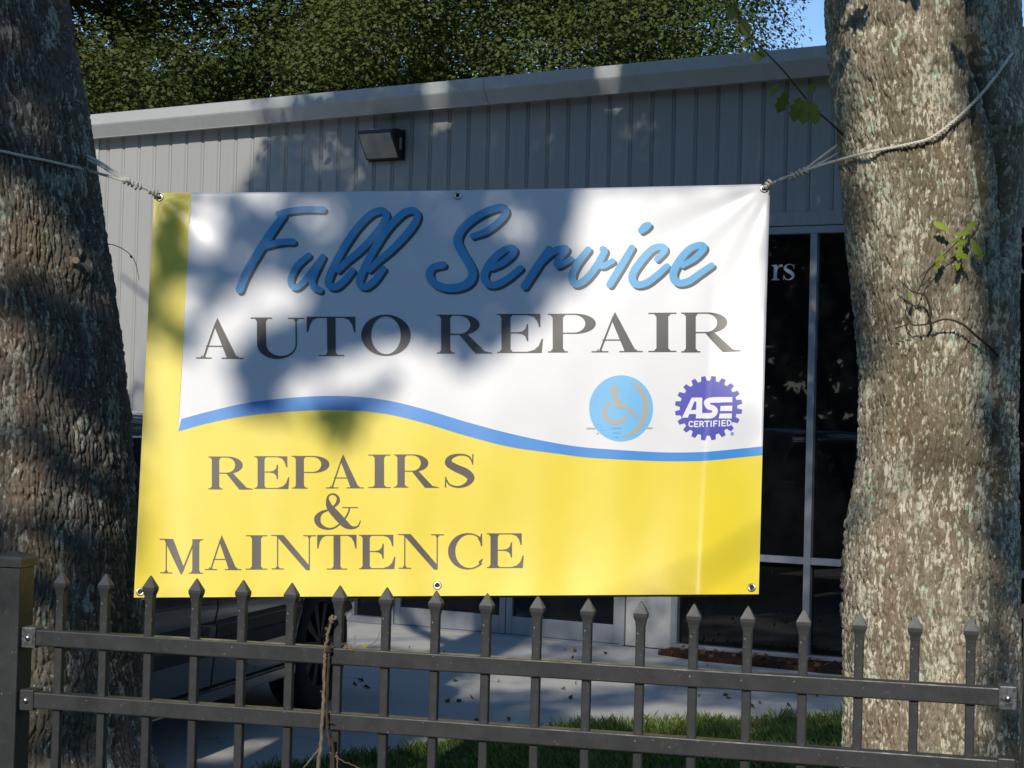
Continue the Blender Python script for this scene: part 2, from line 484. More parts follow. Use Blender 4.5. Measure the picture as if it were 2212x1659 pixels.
# siding boards: flat face with bevelled edges, a recessed joint between neighbours
def panel_mesh(name, h):
    wd = PITCHW - .004
    prof = [(0, .028), (0, .012), (.012, 0.0), (wd - .022, 0.0), (wd - .012, .010), (wd, .013), (wd, .028)]
    b = MB(); n = len(prof)
    v = [(x, y, 0) for x, y in prof] + [(x, y, h) for x, y in prof]
    b.poly(v, [(i, i + 1, i + 1 + n, i + n) for i in range(n - 1)] + [tuple(range(n))[::-1], tuple(range(n, 2 * n))])
    return b.mesh(name)
long_p, short_p = panel_mesh('siding_panel_tall', 4.06 - .16), panel_mesh('siding_panel', 4.15 - HEAD - .105)
rib0 = -1.79544
k = math.floor((S0 - rib0) / PITCHW) + 1
while rib0 + k * PITCHW < S1 - PITCHW:
    s = rib0 + k * PITCHW
    tall = s + PITCHW < -1.36
    o = link('siding_panel', long_p if tall else short_p, M['siding'], shop, (s + .002, 0, .16 if tall else HEAD + .105))
    k += 1
MB().box(S0 - .012, S0 + .085, -.014, .03, .03, 4.05, .004).build('corner_trim', M['trim'], shop)
MB().box(S0 + .09, -1.41, -.006, .03, .022, .158, .004).build('base_flashing', M['alu'], shop)
MB().box(S0 + .09, -1.9, -.0165, -.002, 1.60, 1.648, .003).build('belt_flashing', M['trim'], shop)
MB().box(-1.40, S1, -.010, .028, HEAD + .006, HEAD + .104, .004).build('head_flashing', M['siding'], shop)
# roof trim, a folded metal profile: sill tilts under, face stands upright
def sweep(prof, s0, s1, segs, zf):
    b = MB(); n = len(prof)
    for i in range(segs + 1):
        s = s0 + (s1 - s0) * i / segs
        b.v += [(s, -o, zf(s) + z) for o, z in prof]
    for i in range(segs):
        for j in range(n):
            b.f.append((i * n + j, i * n + (j + 1) % n, (i + 1) * n + (j + 1) % n, (i + 1) * n + j))
    b.f += [tuple(range(n)), tuple(range(segs * n, segs * n + n))[::-1]]
    return b
segs = [S0 - .05, -.2, 3.6, S1 + .05]
for a, c in zip(segs[:-1], segs[1:]):
    sweep([(-.02, .02), (.125, .0), (.128, .006), (.200, .092), (.207, .104), (.212, .186), (.200, .193), (.17, .196), (-.02, .20)], a + .0015, c - .0015, 2, roof_z).build('fascia_trim', M['trim'], shop)
# storefront
FR = .055
def member(name, x0, x1, z0, z1, y0=-.02, y1=.09, parent=None):
    return MB().box(x0, x1, y0, y1, z0, z1, .004).build(name, M['alu'], parent or shop)
def pane(parent, x0, x1, z0, z1, y=.035):
    return MB().box(x0, x1, y, y + .012, z0, z1).build('pane', M['glass'], parent)
def window(x0, x1, z0, z1, mullions, transoms):
    e = empty('window', (0, 0, 0), 0, shop)
    MB().box(x0, x1, -.03, .10, z0, z0 + .05, .004).build('sill', M['alu'], e)
    MB().box(x0, x1, -.02, .09, z1 - .052, z1, .004).build('head', M['alu'], e)
    for m in [x0] + mullions + [x1 - .05]:
        MB().box(m, m + .05, -.018, .088, z0 + .05, z1 - .052, .004).build('mullion', M['alu'], e)
    xs = [x0] + mullions + [x1 - .05]
    for a, c in zip(xs[:-1], xs[1:]):
        zz = [z0 + .05] + transoms + [z1 - .052]
        for t in transoms:
            MB().box(a + .05, c, -.015, .085, t - .024, t + .024, .003).build('transom_bar', M['alu'], e)
        for i in range(len(zz) - 1):
            lo = zz[i] + (.024 if i > 0 else 0); hi = zz[i + 1] - (.024 if i < len(zz) - 2 else 0)
            pane(e, a + .05, c, lo, hi)
    return e
win_r = window(1.345, 4.90, .02, HEAD, [2.325, 3.42, 4.2], [.72])
window(4.95, S1 - .15, .02, HEAD, [6.0], [.72])
win_l = window(-1.40, -1.035, .02, HEAD, [], [.30])
MB().box(.985, 1.34, .0, .15, .02, HEAD, .006).build('pier', M['pier'], shop)
member('door_head', -1.03, .98, HEAD - .5, HEAD - .44)
pane(shop, -1.03, .98, HEAD - .44, HEAD - .052)
member('head_frame', -1.03, .98, HEAD - .052, HEAD - .001)
member('jamb', -1.032, -.985, .02, HEAD - .502); member('jamb', .945, .982, .02, HEAD - .502)
for x0, x1, hx in ((-.982, -.003, -.11), (.003, .943, .11)):
    d = empty('door', (0, 0, 0), 0, shop)
    zt = HEAD - .506
    for nm, a, c, lo, hi in (('stile', x0, x0 + .052, .03, zt), ('stile', x1 - .052, x1, .03, zt), ('bottom_rail', x0 + .0525, x1 - .0525, .03, .165), ('top_rail', x0 + .0525, x1 - .0525, zt - .07, zt)):
        MB().box(a, c, -.008, .045, lo, hi, .003).build(nm, M['alu'], d)
    pane(d, x0 + .052, x1 - .052, .165, zt - .07, .02)
    MB().tube([(hx, -.012, .85), (hx, -.07, .87), (hx, -.07, 1.35), (hx, -.012, 1.37)], .013, 10).build('handle', M['alu'], d, True)
MB().box(-1.03, .98, -.06, .10, .0185, .028, .002).build('threshold', M['alu'], shop)

# wall lamp
fx = empty('wall_light', tuple(BO + BD * -1.17 + np.array([0, 0, 3.69])), -BTH)
tag(fx, 'dark box-shaped wall light with frosted lens on the grey siding', 'light')
b = MB()
wd = .155
side = [(0, 0.0), (0, .225), (-.10, .232), (-.195, .212), (-.20, .192), (-.065, 0.0)]
prof = [(y, z) for y, z in side]
n = len(prof)
for x in (-wd, wd): b.v += [(x, y, z) for y, z in prof]
b.f += [tuple(range(n)), tuple(range(n, 2 * n))[::-1]] + [(i, (i + 1) % n, (i + 1) % n + n, i + n) for i in range(n)]
fo = b.build('housing', M['bronze'], fx)
b = MB(); nx, nz = Vector((0, -.192, -.135)).normalized(), None
p0, p1 = Vector((0, -.197, .183)), Vector((0, -.070, .010)); off = nx * .006
b.poly([(-wd + .012, *(p0 + off)[1:]), (wd - .012, *(p0 + off)[1:]), (wd - .012, *(p1 + off)[1:]), (-wd + .012, *(p1 + off)[1:]),
        (-wd + .012, *(p0 - off)[1:]), (wd - .012, *(p0 - off)[1:]), (wd - .012, *(p1 - off)[1:]), (-wd + .012, *(p1 - off)[1:])],
       [(0, 1, 2, 3), (7, 6, 5, 4), (0, 4, 5, 1), (1, 5, 6, 2), (2, 6, 7, 3), (3, 7, 4, 0)])
b.build('lens', M['lens'], fx)
MB().box(wd, wd + .006, -.075, -.045, .07, .165, .002).build('side_plate', M['lens'], fx)
MB().box(-wd - .012, wd + .012, -.012, .0, -.008, .236, .003).build('back_plate', M['bronze'], fx)

# ------------------------------------------------------------------ flat shapes (print and lettering)
def circle(cx, cy, rx, ry=None, n=28):
    ry = ry or rx
    return [(cx + rx * math.cos(2 * math.pi * k / n), cy + ry * math.sin(2 * math.pi * k / n)) for k in range(n)]
def varstroke(pts, n=8, caps=True):
    """pts: (x, y, width); returns polygons whose union is the stroke"""
    P = catmull(np.array(pts, float), n)
    out = []
    t = np.gradient(P[:, :2], axis=0); t /= np.maximum(np.linalg.norm(t, axis=1, keepdims=True), 1e-9)
    nn = np.stack([-t[:, 1], t[:, 0]], 1) * (P[:, 2:3] / 2)
    L, Rr = P[:, :2] + nn, P[:, :2] - nn
    for i in range(len(P) - 1):
        a, b, c, d = tuple(L[i]), tuple(L[i + 1]), tuple(Rr[i + 1]), tuple(Rr[i])
        out += [[a, b, c], [a, c, d]]
    if caps:
        for i in (0, len(P) - 1): out.append(circle(P[i, 0], P[i, 1], P[i, 2] / 2, n=14))
    for i in range(n, len(P) - 1, n): out.append(circle(P[i, 0], P[i, 1], P[i, 2] / 2 * .995, n=14))
    return out
def ring(co, ro, ci, ri, a0, a1, n=24):
    out = []
    for k in range(n):
        q = []
        for a, c, r in ((a0 + (a1 - a0) * k / n, co, ro), (a0 + (a1 - a0) * (k + 1) / n, co, ro), (a0 + (a1 - a0) * (k + 1) / n, ci, ri), (a0 + (a1 - a0) * k / n, ci, ri)):
            q.append((c[0] + r[0] * math.cos(R(a)), c[1] + r[1] * math.sin(R(a))))
        out.append(q)
    return out
def rect(x0, x1, y0, y1): return [(x0, y0), (x1, y0), (x1, y1), (x0, y1)]
HL = .030
def serif(x0, x1, y, up, xl, xr):
    """slab from x0 to x1 at y (foot when up=1, head when up=-1) with brackets to the stem xl..xr"""
    y2 = y + up * HL
    return [rect(x0, x1, min(y, y2), max(y, y2)), [(xl - .05, y2 - up * .004), (xl + .002, y2 - up * .004), (xl + .002, y2 + up * .07)], [(xr + .05, y2 - up * .004), (xr - .002, y2 - up * .004), (xr - .002, y2 + up * .07)]]
def stem(x0, x1, l=.1, r=.1):
    return [rect(x0, x1, 0, 1)] + serif(x0 - l, x1 + r, 0, 1, x0, x1) + serif(x0 - l, x1 + r, 1, -1, x0, x1)
def bowl():
    return [rect(.25, .58, 1 - HL, 1), rect(.25, .58, .48, .48 + HL)] + ring((.56, .74), (.42, .26), (.53, .74), (.235, .23), -90, 90, 20)
def glyph(ch):
    if ch == 'I': return stem(.15, .37, .15, .15), .52
    if ch == 'T':
        wdg = [[(0, 1), (0, .60), (.032, .60), (.085, .80), (.16, .92), (.27, 1 - HL), (.27, 1)]]
        mir = [[(1.2 - x, y) for x, y in p] for p in wdg]
        return wdg + mir + [rect(.2, 1.0, 1 - HL, 1), rect(.50, .71, 0, 1)] + serif(.29, .92, 0, 1, .50, .71), 1.2
    if ch == 'U':
        return [rect(.15, .37, .34, 1), rect(1.08, 1.115, .34, 1)] + serif(0, .52, 1, -1, .15, .37) + serif(.9, 1.3, 1, -1, 1.08, 1.115) + \
            ring((.6325, .35), (.4825, .365), (.725, .35), (.355, .29), 180, 360, 26), 1.3
    if ch == 'A':
        return [[(.56, 1.04), (1.07, 0), (.80, 0), (.475, .84)], [(.50, .92), (.545, .92), (.215, 0), (.165, 0)], rect(.26, .88, .30, .30 + HL)] + \
            serif(0, .40, 0, 1, .165, .215) + serif(.66, 1.22, 0, 1, .82, 1.05) + [[(.19, .03), (.24, .03), (.225, .11)]], 1.22
    if ch == 'O': return ring((.63, .5), (.63, .52), (.63, .5), (.375, .475), 0, 360, 44), 1.26
    if ch == 'P': return stem(.1, .31) + bowl(), 1.0
    if ch == 'R': return stem(.1, .31) + bowl() + [[(.50, .50), (.70, .50), (1.10, .05), (1.02, .0), (.88, .0)], [(.88, 0), (1.27, 0), (1.27, .02), (1.08, .06)]], 1.27
    if ch == 'E':
        return stem(.1, .31) + [rect(.28, .98, 1 - HL, 1), rect(.28, .98, 0, HL), rect(.28, .6, .5, .5 + HL),
            [(1.0, 1), (1.0, .66), (.968, .66), (.92, .82), (.84, .93), (.70, 1 - HL), (.70, 1)],
            [(1.03, 0), (1.06, .36), (1.028, .36), (.96, .18), (.86, .08), (.70, HL), (.70, 0)],
            [(.72, .30), (.72, .74), (.688, .74), (.655, .62), (.58, .55), (.46, .53), (.46, .5), (.58, .48), (.655, .42), (.688, .30)]], 1.06
    if ch == 'S':
        return varstroke([(.80, .76, .035), (.70, .93, .05), (.46, .985, .06), (.22, .90, .13), (.17, .73, .20), (.36, .585, .22), (.62, .45, .235), (.76, .28, .20), (.66, .10, .12), (.43, .015, .06), (.20, .08, .05), (.10, .25, .035)], 6) + \
            [[(.80, 1.0), (.835, 1.0), (.825, .68), (.79, .68)], [(.075, .32), (.11, .32), (.10, 0), (.065, 0)]], .9
    if ch == 'M':
        return [rect(.19, .225, 0, 1), [(.13, 1), (.42, 1), (.78, .13), (.69, -.02), (.655, -.02)], [(.66, .02), (.70, -.02), (1.12, .97), (1.07, .97)], rect(1.02, 1.24, 0, 1)] + \
            serif(.02, .40, 0, 1, .19, .225) + serif(.92, 1.36, 0, 1, 1.02, 1.24) + serif(1.05, 1.36, 1, -1, 1.07, 1.24) + [rect(0, .3, 1 - HL, 1)], 1.36
    if ch == 'N':
        return [rect(.18, .215, 0, 1), [(.10, 1), (.37, 1), (1.16, .10), (1.16, -.02), (1.05, -.02), (.195, .93)], rect(1.125, 1.16, -.02, 1)] + \
            serif(.02, .38, 0, 1, .18, .215) + serif(.96, 1.34, 1, -1, 1.125, 1.16) + [rect(0, .3, 1 - HL, 1)], 1.34
    if ch == 'C':
        return ring((.60, .5), (.60, .52), (.66, .5), (.44, .475), 48, 318, 34) + [[(1.0, 1.0), (1.035, 1.0), (1.035, .64), (1.0, .64), (.97, .76), (.90, .87), (.98, .90)], [(.92, .19), (.98, .13), (1.06, .27), (1.03, .29)]], 1.08
    if ch == '&':
        return varstroke([(.40, .84, .10), (.47, .63, .20), (.70, .37, .24), (.95, .12, .22), (1.15, .02, .10), (1.34, .06, .045), (1.42, .22, .03)], 6) + \
            varstroke([(.40, .84, .09), (.43, .96, .05), (.57, 1.02, .05), (.71, .94, .08), (.73, .80, .11), (.62, .66, .07), (.42, .55, .05), (.20, .46, .10), (.08, .29, .20), (.15, .10, .15), (.38, -.01, .07), (.62, .02, .05), (.88, .22, .05), (1.04, .45, .05), (1.08, .60, .05)], 6) + \
            [rect(.86, 1.34, .60, .60 + HL)], 1.46
    if ch == 'r':
        return [rect(.10, .25, 0, .66), [(0, .66), (.10, .66), (.10, .58), (0, .62)]] + serif(.0, .36, 0, 1, .10, .25) + varstroke([(.23, .44, .04), (.33, .60, .06), (.44, .62, .12)], 6), .52
    if ch == 's':
        g, wdt = glyph('S')
        return [[(x * .62, y * .68) for x, y in p] for p in g], .56
    raise KeyError(ch)
def flat_mesh(name, polys, to3d, spacing, lift):
    """union of polygons, cut into triangles with inner points, laid onto a surface by to3d(x, y, lift)"""
    vs, fs = [], []
    for p in polys:
        area = sum(p[i][0] * p[(i + 1) % len(p)][1] - p[(i + 1) % len(p)][0] * p[i][1] for i in range(len(p)))
        if abs(area) < 1e-12: continue
        if area < 0: p = p[::-1]
        fs.append(list(range(len(vs), len(vs) + len(p)))); vs += [Vector(q) for q in p]
    xs = [v.x for v in vs]; ys = [v.y for v in vs]
    if spacing:
        for gx in np.arange(min(xs) + spacing * .37, max(xs), spacing):
            for gy in np.arange(min(ys) + spacing * .41, max(ys), spacing):
                vs.append(Vector((gx, gy)))
    V, E_, F_, _ov, _oe, OF = delaunay_2d_cdt(vs, [], fs, 0, 1e-6)
    F_ = [f for f, of in zip(F_, OF) if len(of)]
    V = np.array([(v.x, v.y) for v in V])
    me = bpy.data.meshes.new(name)
    P = to3d(V[:, 0], V[:, 1], lift)
    me.from_pydata([tuple(p) for p in P], [], [tuple(f) for f in F_])
    me.polygons.foreach_set('use_smooth', np.ones(len(me.polygons), bool))
    if to3d.__name__ == 'on_banner':
        bm = bmesh.new(); bm.from_mesh(me)
        for f in bm.faces:
            if f.normal.y > 0: f.normal_flip()
        bm.to_mesh(me); bm.free()
        me.normals_split_custom_set_from_vertices([tuple(n) for n in normal_on_banner(V[:, 0], V[:, 1])])
    return me
# lettering on the glass: only what can be read beside the trunk and the banner
def on_glass(s0, z0, h, lift_y=.031):
    return lambda x, y, l: np.stack([s0 + x * h, np.full_like(x, lift_y), z0 + y * h], 1)
for ch, s0, z0, h in (('r', 2.030, 2.688, .165), ('s', 2.113, 2.688, .165), ('R', 3.60, 2.708, .165)):
    g, _w = glyph(ch)
    o = link('letter', flat_mesh('letter', g, on_glass(s0, z0, h), 0, 0), M['vinyl_letter'], win_r)

# ------------------------------------------------------------------ banner
C_TL, C_TR = at(333, 417, 5.32), at(1664, 397, 5.18)
C_BL, C_BR = at(290, 1291, 5.08), at(1637, 1286, 4.94)
BW = float(np.linalg.norm(C_TR - C_TL)); BH = float(np.linalg.norm(C_BL - C_TL))
bn = np.cross(C_TR - C_TL, C_BL - C_TL); bn /= np.linalg.norm(bn)
if bn[1] > 0: bn = -bn
def sstep(a, b, x):
    t = np.clip((x - a) / (b - a), 0, 1); return t * t * (3 - 2 * t)
def b_disp(u, v):
    u = np.asarray(u, float); v = np.asarray(v, float)
    def bend(x, w): return np.where(np.abs(x) < w, (x + w) ** 2 / (4 * w), np.maximum(x, 0))
    uf = .908 + .010 * (1 - v)
    # the loose lower edge swings back between its two corners, creased near the right end
    m = -.055 - .030 * np.clip(u / uf, 0, 1)
    low = -.034 * (1 - np.exp(-np.maximum(u, 0) / .085)) + .62 * bend(u - uf, .005) * BW * .62
    wgt = sstep(.12, .95, v) * .85 + .15 * v
    d = low * wgt + .045 * (v ** 2 - v)
    d += .0022 * np.sin(u * 31 + 1.2 + 1.3 * np.sin(v * 3)) * sstep(.35, .9, v) + .0012 * np.sin(u * 57 + v * 2.5) * sstep(.3, .9, v)
    d += .0016 * np.sin(v * 9 + u * 4.0) + .006 * np.sin(math.pi * u) * np.sin(math.pi * np.clip(v, 0, 1)) * .5
    for cu, sg in ((0.0, 1), (1.0, -1)):
        dx, dy = (u - cu) * BW * sg, v * BH
        r = np.sqrt(dx * dx + dy * dy) + 1e-6; an = np.arctan2(dy, dx)
        d += .0020 * np.exp(-r / .17) * np.sin(an * 9.0 + .6) * sstep(.03, .16, r) + .0008 * np.exp(-r / .4) * np.sin(an * 15 + 2 * sg) * sstep(.02, .12, r)
    return d
def b_pos(u, v, lift=0.0, normals=False):
    u = np.asarray(u, float); v = np.asarray(v, float)
    P = (C_TL * (1 - u)[:, None] + C_TR * u[:, None]) * (1 - v)[:, None] + (C_BL * (1 - u)[:, None] + C_BR * u[:, None]) * v[:, None]
    sag = .006 * np.sin(math.pi * u) * (1 - v)
    P = P - np.array([0, 0, 1.0]) * sag[:, None]
    e = 1e-3
    nu = (b_disp(u + e, v) - b_disp(u - e, v)) / (2 * e * BW); nv = (b_disp(u, v + e) - b_disp(u, v - e)) / (2 * e * BH)
    ex, ey = (C_TR - C_TL) / BW, (C_BL - C_TL) / BH
    N = bn[None] - nu[:, None] * ex[None] - nv[:, None] * ey[None]
    N /= np.linalg.norm(N, axis=1, keepdims=True)
    if normals: return N
    return P + bn[None] * b_disp(u, v)[:, None] + N * lift
# measured layout (photograph) -> sheet coordinates
def homography(src, dst):
    A = []
    for (x, y), (u, v) in zip(src, dst):
        A += [[x, y, 1, 0, 0, 0, -u * x, -u * y], [0, 0, 0, x, y, 1, -v * x, -v * y]]
    return np.append(np.linalg.solve(np.array(A, float), np.array(dst, float).ravel()), 1).reshape(3, 3)
HB = homography([(333, 417), (1664, 397), (290, 1291), (1637, 1286)], [(0, 0), (1, 0), (0, 1), (1, 1)])
def uv(x, y):
    q = HB @ np.stack([np.asarray(x, float), np.asarray(y, float), np.ones_like(np.asarray(x, float))])
    return q[0] / q[2], q[1] / q[2]
def on_banner(x, y, lift):      # x, y in sheet metres from the top-left corner
    return b_pos(np.clip(x / BW, 0, 1), np.clip(y / BH, 0, 1), lift)
def normal_on_banner(x, y): return b_pos(np.clip(x / BW, 0, 1), np.clip(y / BH, 0, 1), 0, True)
def sheetpt(x, y):
    u, v = uv(x, y); return np.stack([u * BW, v * BH], -1)
banner = empty('banner', tuple((C_BL + C_BR) / 2))
tag(banner, 'white and yellow vinyl banner for auto repair tied between two tree trunks', 'banner')
def bput(name, me, mat, parent=banner):
    o = link(name, me, mat)
    o.parent = parent
    if parent is banner: o.matrix_parent_inverse = Matrix.Translation(-banner.location)
    return o
NU, NV = 250, 165
gu, gv = np.meshgrid(np.linspace(0, 1, NU), np.linspace(0, 1, NV))
Pf = b_pos(gu.ravel(), gv.ravel()); Pb = b_pos(gu.ravel(), gv.ravel(), -.0006)
idx = np.arange(NU * NV).reshape(NV, NU)
q = np.stack([idx[:-1, :-1], idx[1:, :-1], idx[1:, 1:], idx[:-1, 1:]], -1).reshape(-1, 4)
rim = np.concatenate([idx[0, :], idx[1:, -1], idx[-1, -2::-1], idx[-2:0:-1, 0]])
n0 = NU * NV
side = np.stack([rim, np.roll(rim, -1), np.roll(rim, -1) + n0, rim + n0], -1)
me = np_mesh('vinyl_sheet', np.vstack([Pf, Pb]), np.vstack([q, q[:, ::-1] + n0, side]))
me.polygons.foreach_set('use_smooth', np.ones(len(me.polygons), bool))
me.materials.append(M['v_white'])
bput('vinyl_sheet', me, None)
L1, L2, L3, L4 = .0004, .0008, .0012, .0016
wave_top = [(388, 910), (450, 893), (540, 873), (650, 861), (740, 859), (830, 867), (920, 888), (1010, 915), (1100, 939), (1206, 961), (1292, 972), (1421, 980), (1516, 980), (1655, 974)]
wave_bot = [(381, 937), (450, 918), (540, 901), (650, 891), (740, 889), (830, 897), (920, 918), (1010, 945), (1100, 968), (1206, 983), (1292, 993), (1421, 999), (1516, 999), (1655, 993)]
wt, wb = catmull(np.array(wave_top, float), 6), catmull(np.array(wave_bot, float), 6)
def clampm(P):
    P = np.array(P, float); P[:, 0] = np.clip(P[:, 0], 0, BW); P[:, 1] = np.clip(P[:, 1], 0, BH); return P
wtm, wbm = clampm(sheetpt(wt[:, 0], wt[:, 1])), clampm(sheetpt(wb[:, 0], wb[:, 1]))
wtm[-1, 0] = wbm[-1, 0] = BW
bar_top = sheetpt(np.array([414.]), np.array([416.]))[0]; bar_top[1] = 0
yellow = [(0, 0), tuple(bar_top)] + [tuple(p) for p in wbm] + [(BW, BH), (0, BH)]
bput('yellow_field', flat_mesh('yellow_field', [yellow], on_banner, .010, L1), M['v_yellow'])
stripe = [tuple(p) for p in wtm] + [tuple(p) for p in wbm[::-1]]
bput('wave_stripe', flat_mesh('wave_stripe', [stripe], on_banner, .010, L2), M['v_blue'])
def conv(ax, bx, ay, by):            # enlarged-view coordinates to sheet metres
    return lambda x, y: sheetpt(ax + np.asarray(x, float) * bx, ay + np.asarray(y, float) * by)
ZA, ZB, ZC, ZD = conv(305, .32169, 379.5, .32169), conv(881, .36765, 379.5, .36765), conv(284.6, .40441, 935.2, .40441), conv(1206.3, .21446, 779.4, .21446)
def polys_to_sheet(polys, cv):
    out = []
    for p in polys:
        a = np.array(p); q = cv(a[:, 0], a[:, 1]); out.append([tuple(t) for t in q])
    return out
# brush script
script = [
    (ZA, [[(928, 252, 40), (1000, 235, 44), (1100, 222, 44), (1228, 222, 46)], [(962, 262, 48), (850, 425, 56), (750, 585, 56), (695, 690, 54), (660, 775, 54)], [(838, 478, 40), (900, 458, 44), (965, 446, 44), (1025, 445, 46)]]),
    (ZA, [[(1130, 538, 40), (1056, 605, 44), (1010, 690, 44), (1012, 742, 42), (1045, 757, 42), (1097, 715, 42), (1165, 625, 42), (1226, 548, 42)], [(1226, 548, 42), (1170, 655, 48), (1152, 715, 46), (1165, 757, 46), (1203, 775, 44)]]),
    (ZA, [[(1424, 640, 42), (1370, 707, 46), (1312, 752, 48), (1268, 742, 48), (1266, 690, 50), (1335, 540, 50), (1440, 372, 50), (1540, 262, 50), (1612, 228, 48), (1650, 243, 46), (1648, 292, 48), (1590, 380, 50), (1480, 500, 46), (1385, 580, 44), (1330, 640, 38)]]),
    (ZA, [[(1633, 628, 42), (1580, 700, 46), (1522, 748, 48), (1480, 740, 48), (1478, 688, 50), (1547, 538, 50), (1652, 368, 50), (1752, 258, 50), (1822, 226, 48), (1860, 242, 46), (1858, 290, 48), (1800, 378, 50), (1690, 496, 46), (1596, 576, 44), (1540, 636, 38)]]),
    (ZB, [[(390, 352, 36), (470, 322, 40), (550, 258, 42), (584, 208, 42), (566, 180, 42), (510, 188, 44), (420, 230, 46), (335, 300, 48), (300, 372, 50), (322, 440, 52), (362, 508, 52), (388, 570, 52), (372, 622, 52), (318, 655, 50), (240, 664, 48), (170, 640, 46), (134, 590, 46), (152, 542, 42), (215, 524, 42)]]),
    (ZB, [[(500, 545, 32), (565, 512, 38), (622, 462, 40), (632, 430, 38), (596, 426, 40), (538, 462, 44), (480, 530, 46), (456, 590, 46), (474, 636, 44), (522, 644, 42), (592, 608, 40), (668, 545, 38)]]),
    (ZB, [[(836, 430, 40), (765, 540, 46), (692, 652, 46)], [(770, 530, 36), (850, 452, 42), (922, 428, 42), (936, 440, 38), (884, 505, 40), (890, 530, 38), (925, 516, 34), (966, 492, 34)]]),
    (ZB, [[(1066, 436, 40), (1002, 520, 44), (972, 590, 44), (986, 640, 44), (1040, 622, 42), (1105, 548, 42), (1160, 450, 40), (1150, 432, 36)], [(1160, 450, 36), (1130, 505, 38), (1148, 535, 36), (1208, 505, 34)]]),
    (ZB, [[(1322, 426, 38), (1255, 540, 44), (1192, 645, 42)], [(1378, 322, 40), (1402, 300, 50), (1418, 290, 40)]]),
    (ZB, [[(1468, 495, 34), (1512, 445, 38), (1500, 420, 38), (1440, 436, 42), (1368, 515, 46), (1324, 590, 46), (1340, 642, 44), (1400, 640, 42), (1468, 592, 40), (1526, 538, 36)]]),
    (ZB, [[(1618, 535, 32), (1690, 490, 38), (1742, 432, 40), (1720, 413, 40), (1655, 440, 44), (1590, 520, 46), (1563, 590, 46), (1588, 636, 44), (1650, 630, 42), (1720, 582, 40), (1788, 535, 36)]]),
]
for cv, strokes in script:
    k = 1.0 if cv is ZB else .36765 / .32169
    polys = [p for s in strokes for p in varstroke(s, 6)]
    sh = [[(x + 13 * k, y + 14 * k) for x, y in p] for p in polys]
    o = bput('letter', flat_mesh('letter', polys_to_sheet(polys, cv), on_banner, .012, L3), M['v_sky'])
    bput('drop_shadow', flat_mesh('drop_shadow', polys_to_sheet(sh, cv), on_banner, .012, L2), M['v_shadow'], o)
def text_line(cv, items, mat):
    """items: (char, x0, x1, ytop, ybase) in enlarged-view coordinates"""
    for ch, x0, x1, yt, yb in items:
        g, wdt = glyph(ch)
        polys = [[(x0 + (x1 - x0) * x / wdt, yb + (yt - yb) * y) for x, y in p] for p in g]
        bput('letter', flat_mesh('letter', polys_to_sheet(polys, cv), on_banner, .012, L3), mat)
text_line(ZA, [('A', 360, 682, 978, 1243), ('U', 733, 1097, 963, 1238), ('T', 1112, 1442, 955, 1221), ('O', 1480, 1815, 945, 1214)], M['v_black'])
text_line(ZB, [('R', 174, 502, 822, 1053), ('E', 530, 800, 818, 1050), ('P', 828, 1116, 818, 1048), ('A', 1085, 1385, 818, 1048), ('I', 1418, 1582, 815, 1048), ('R', 1610, 1960, 815, 1051)], M['v_black'])
text_line(ZC, [('R', 400, 640, 136, 310), ('E', 648, 836, 133, 306), ('P', 850, 1057, 130, 303), ('A', 1033, 1238, 128, 302), ('I', 1262, 1382, 123, 300), ('R', 1400, 1640, 122, 298), ('S', 1660, 1842, 120, 296)], M['v_brown'])
text_line(ZC, [('&', 972, 1226, 335, 512)], M['v_brown'])
text_line(ZC, [('M', 142, 372, 572, 752), ('A', 382, 578, 556, 732), ('I', 602, 718, 550, 730), ('N', 738, 978, 548, 728), ('T', 985, 1198, 546, 728), ('E', 1212, 1408, 546, 726), ('N', 1422, 1668, 542, 724), ('C', 1690, 1882, 540, 724), ('E', 1900, 2098, 538, 720)], M['v_brown'])
# round wheelchair badge
def bflat(name, polys, lift, mat, parent=banner, sp=.012):
    return bput(name, flat_mesh(name, polys_to_sheet(polys, ZD), on_banner, sp, lift), mat, parent)
disc = bflat('badge_disc', [circle(640, 497, 322, 332, 60)], L2, M['v_disc'])
bflat('ripple', [rect(392, 880, 655, 661), rect(400, 870, 678, 684), rect(545, 640, 692, 704), rect(430, 840, 715, 720), rect(550, 628, 740, 752), rect(470, 800, 765, 769), rect(555, 615, 782, 792)], L3, M['v_disc2'], disc)
bflat('ground_line', [rect(290, 385, 690, 706), rect(872, 958, 688, 704), rect(392, 415, 742, 756)], L2 + .0001, M['v_tan'], disc)
bflat('wheelchair_symbol', [circle(570, 312, 42)] + varstroke([(572, 350, 40), (585, 410, 50), (600, 470, 52)], 4) + varstroke([(600, 476, 36), (660, 480, 36), (708, 490, 36), (745, 535, 34), (792, 580, 30)], 4) + varstroke([(590, 415, 22), (650, 428, 20)], 3) + varstroke([(522, 448, 30), (478, 500, 42), (474, 560, 44), (508, 615, 44), (570, 638, 44), (640, 628, 40), (684, 576, 32)], 5), L3, M['v_tan'], disc)
bflat('crescent', varstroke([(735, 235, 8), (800, 275, 36), (856, 345, 46), (884, 430, 50), (886, 520, 52), (862, 610, 50), (815, 690, 44), (750, 745, 34), (690, 770, 24), (640, 782, 8)], 5), L3, M['v_tan'], disc)
